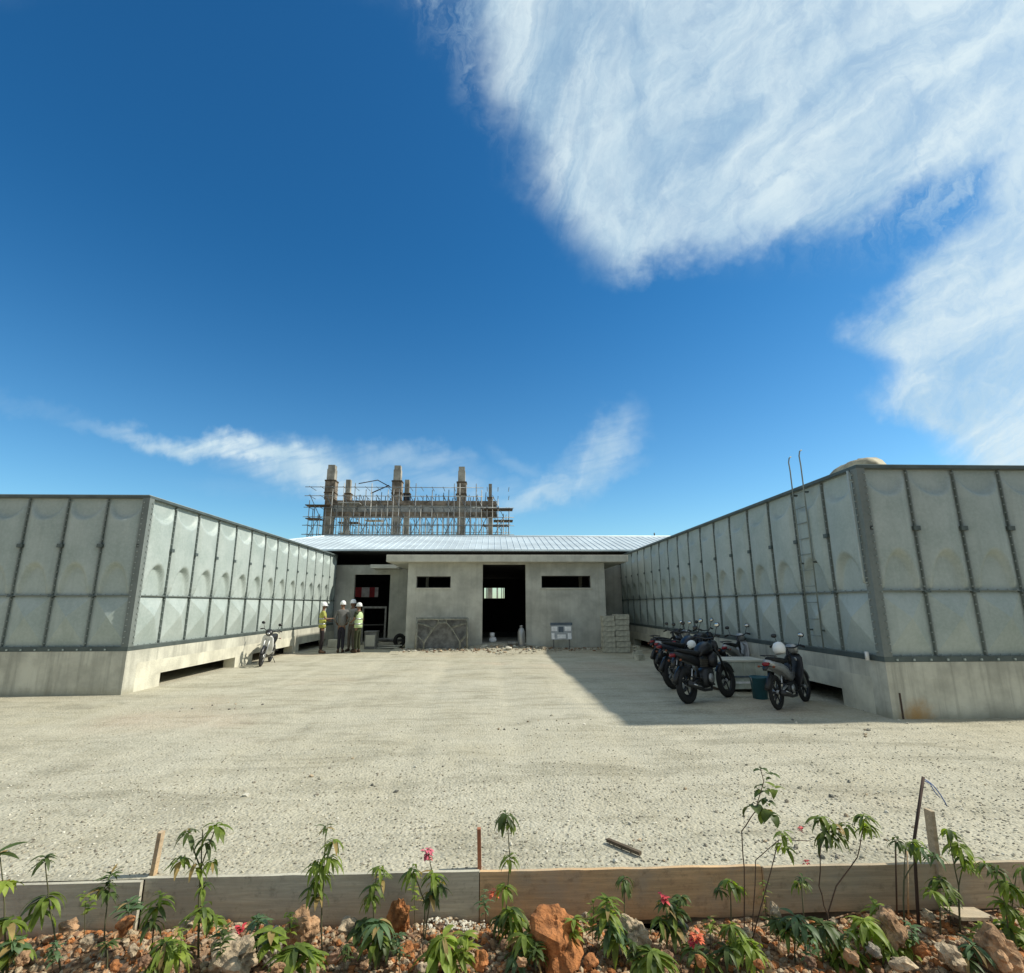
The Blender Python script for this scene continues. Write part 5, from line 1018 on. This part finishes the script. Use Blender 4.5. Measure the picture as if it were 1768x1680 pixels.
plant('seedling', 'seedling with twin tufts around the short brown stake, right of the steel stick', (1655, 1600), [[(1655, 1530), (1640, 1450)], [(1655, 1530), (1665, 1480)]], [(1640, 1436, 8, 38, g0, 2), (1655, 1460, 8, 36, g1, 2.2), (1665, 1480, 6, 34, g0, 2.4), (1672, 1495, 5, 30, g1, 2.4)], 3.5)
plant('seedling', 'seedling with teal-green leaves round the foot of the steel stick', (1562, 1620), [[(1560, 1520), (1565, 1455)], [(1560, 1520), (1590, 1470)]], [(1550, 1450, 6, 30, g2, 1.8), (1575, 1455, 7, 32, g0, 2), (1590, 1468, 6, 30, g4, 2), (1615, 1478, 6, 30, g4, 1.8)], 3.5)
plant('seedling', 'green tuft before the right board under the short brown stake', (1622, 1610), [[(1622, 1545)]], [(1622, 1520, 8, 34, g0, 1.8), (1612, 1540, 7, 34, g1, 2), (1638, 1535, 7, 32, g0, 2)], 3.45)
for k, (u, v, m, lab) in enumerate(((1372, 1592, g4, 'blue-green plant low on the bank left of the forked sapling'), (1420, 1605, g2, 'dark plant at the foot of the forked sapling'), (1492, 1600, g3, 'yellow-green plant right of the forked sapling foot'), (1545, 1622, g3, 'lime plant trailing over the long tan rock'), (1455, 1640, g1, 'fresh green plant at the bottom edge below the yellow-green one'))):
    plant('seedling', lab, (u, v+60), [[(u, v)]], [(u, v-8, 8, 38, m, 1.7), (u+16, v+8, 7, 38, m if k != 1 else g4, 1.8), (u-14, v+12, 7, 34, g0, 1.8)], 3.35)
plant('shrub', 'dense yellow-green leafy plant at the right edge', (1745, 1670), [[(1735, 1560), (1715, 1500)], [(1745, 1580), (1755, 1510)]], [(1700, 1490, 7, 32, g0, 1.8), (1722, 1500, 8, 34, g2, 2.2), (1738, 1525, 9, 36, g0, 2.2), (1760, 1540, 9, 38, g1, 2), (1735, 1560, 9, 40, g0, 2), (1755, 1580, 9, 42, g1, 2), (1740, 1600, 9, 42, g0, 2), (1765, 1625, 9, 42, g1, 2), (1768, 1500, 7, 34, g0, 2)], 3.3)
plant('seedling', 'teal-leaved seedling at the bottom edge near the right corner', (1680, 1690), [[(1680, 1640)]], [(1680, 1635, 8, 36, g4, 1.6), (1670, 1655, 6, 32, g2, 1.8)], 3.2)
plant('seedling', 'tiny dark sprig on the bank below the dark spiky seedling', (186, 1680), [[(185, 1640)]], [(185, 1632, 6, 20, g2, 1.2)], 3.3)

wr = random.Random(99)
for k, u in enumerate((30, 95, 150, 225, 310, 385, 470, 500, 595, 625, 690, 715, 800, 840, 925, 990, 1020, 1095, 1175, 1225, 1320, 1345, 1400, 1460, 1515, 1575, 1640, 1700)):
    v = wr.choice([1585, 1615, 1640, 1660]); hgt = wr.uniform(20, 65); ln = min(land, key=lambda a: abs(a[0]-u)); side = 'left of' if u < ln[0] else 'right of'; Yw = 3.1+(1680-v)/125*.6
    kind = k % 3; m = wr.choice([g0, g1, g2, g3, g4]); row = 'by the board foot' if v < 1600 else ('midway down the bank' if v < 1650 else 'at the bottom edge')
    ws = [(u+wr.uniform(-5, 5), v-hgt*f, wr.randint(2, 4) if kind else 5, wr.uniform(12, 20) if kind else wr.uniform(22, 32), m, wr.uniform(.5, 1.5)) for f in ((.3, .55, .8, 1) if kind else (.9, .5))]
    plant('weed', '%s weed %s %s, %s' % (['bushy', 'thin upright', 'small sparse'][kind], side, ln[1], row), (u, v+15), [[(u+wr.uniform(-6, 6), v-hgt)]], ws, Yw, grp='small weeds on the bank', r=.003, width=wr.uniform(.12, .26), sm='stem_brown' if kind == 1 else 'stem')
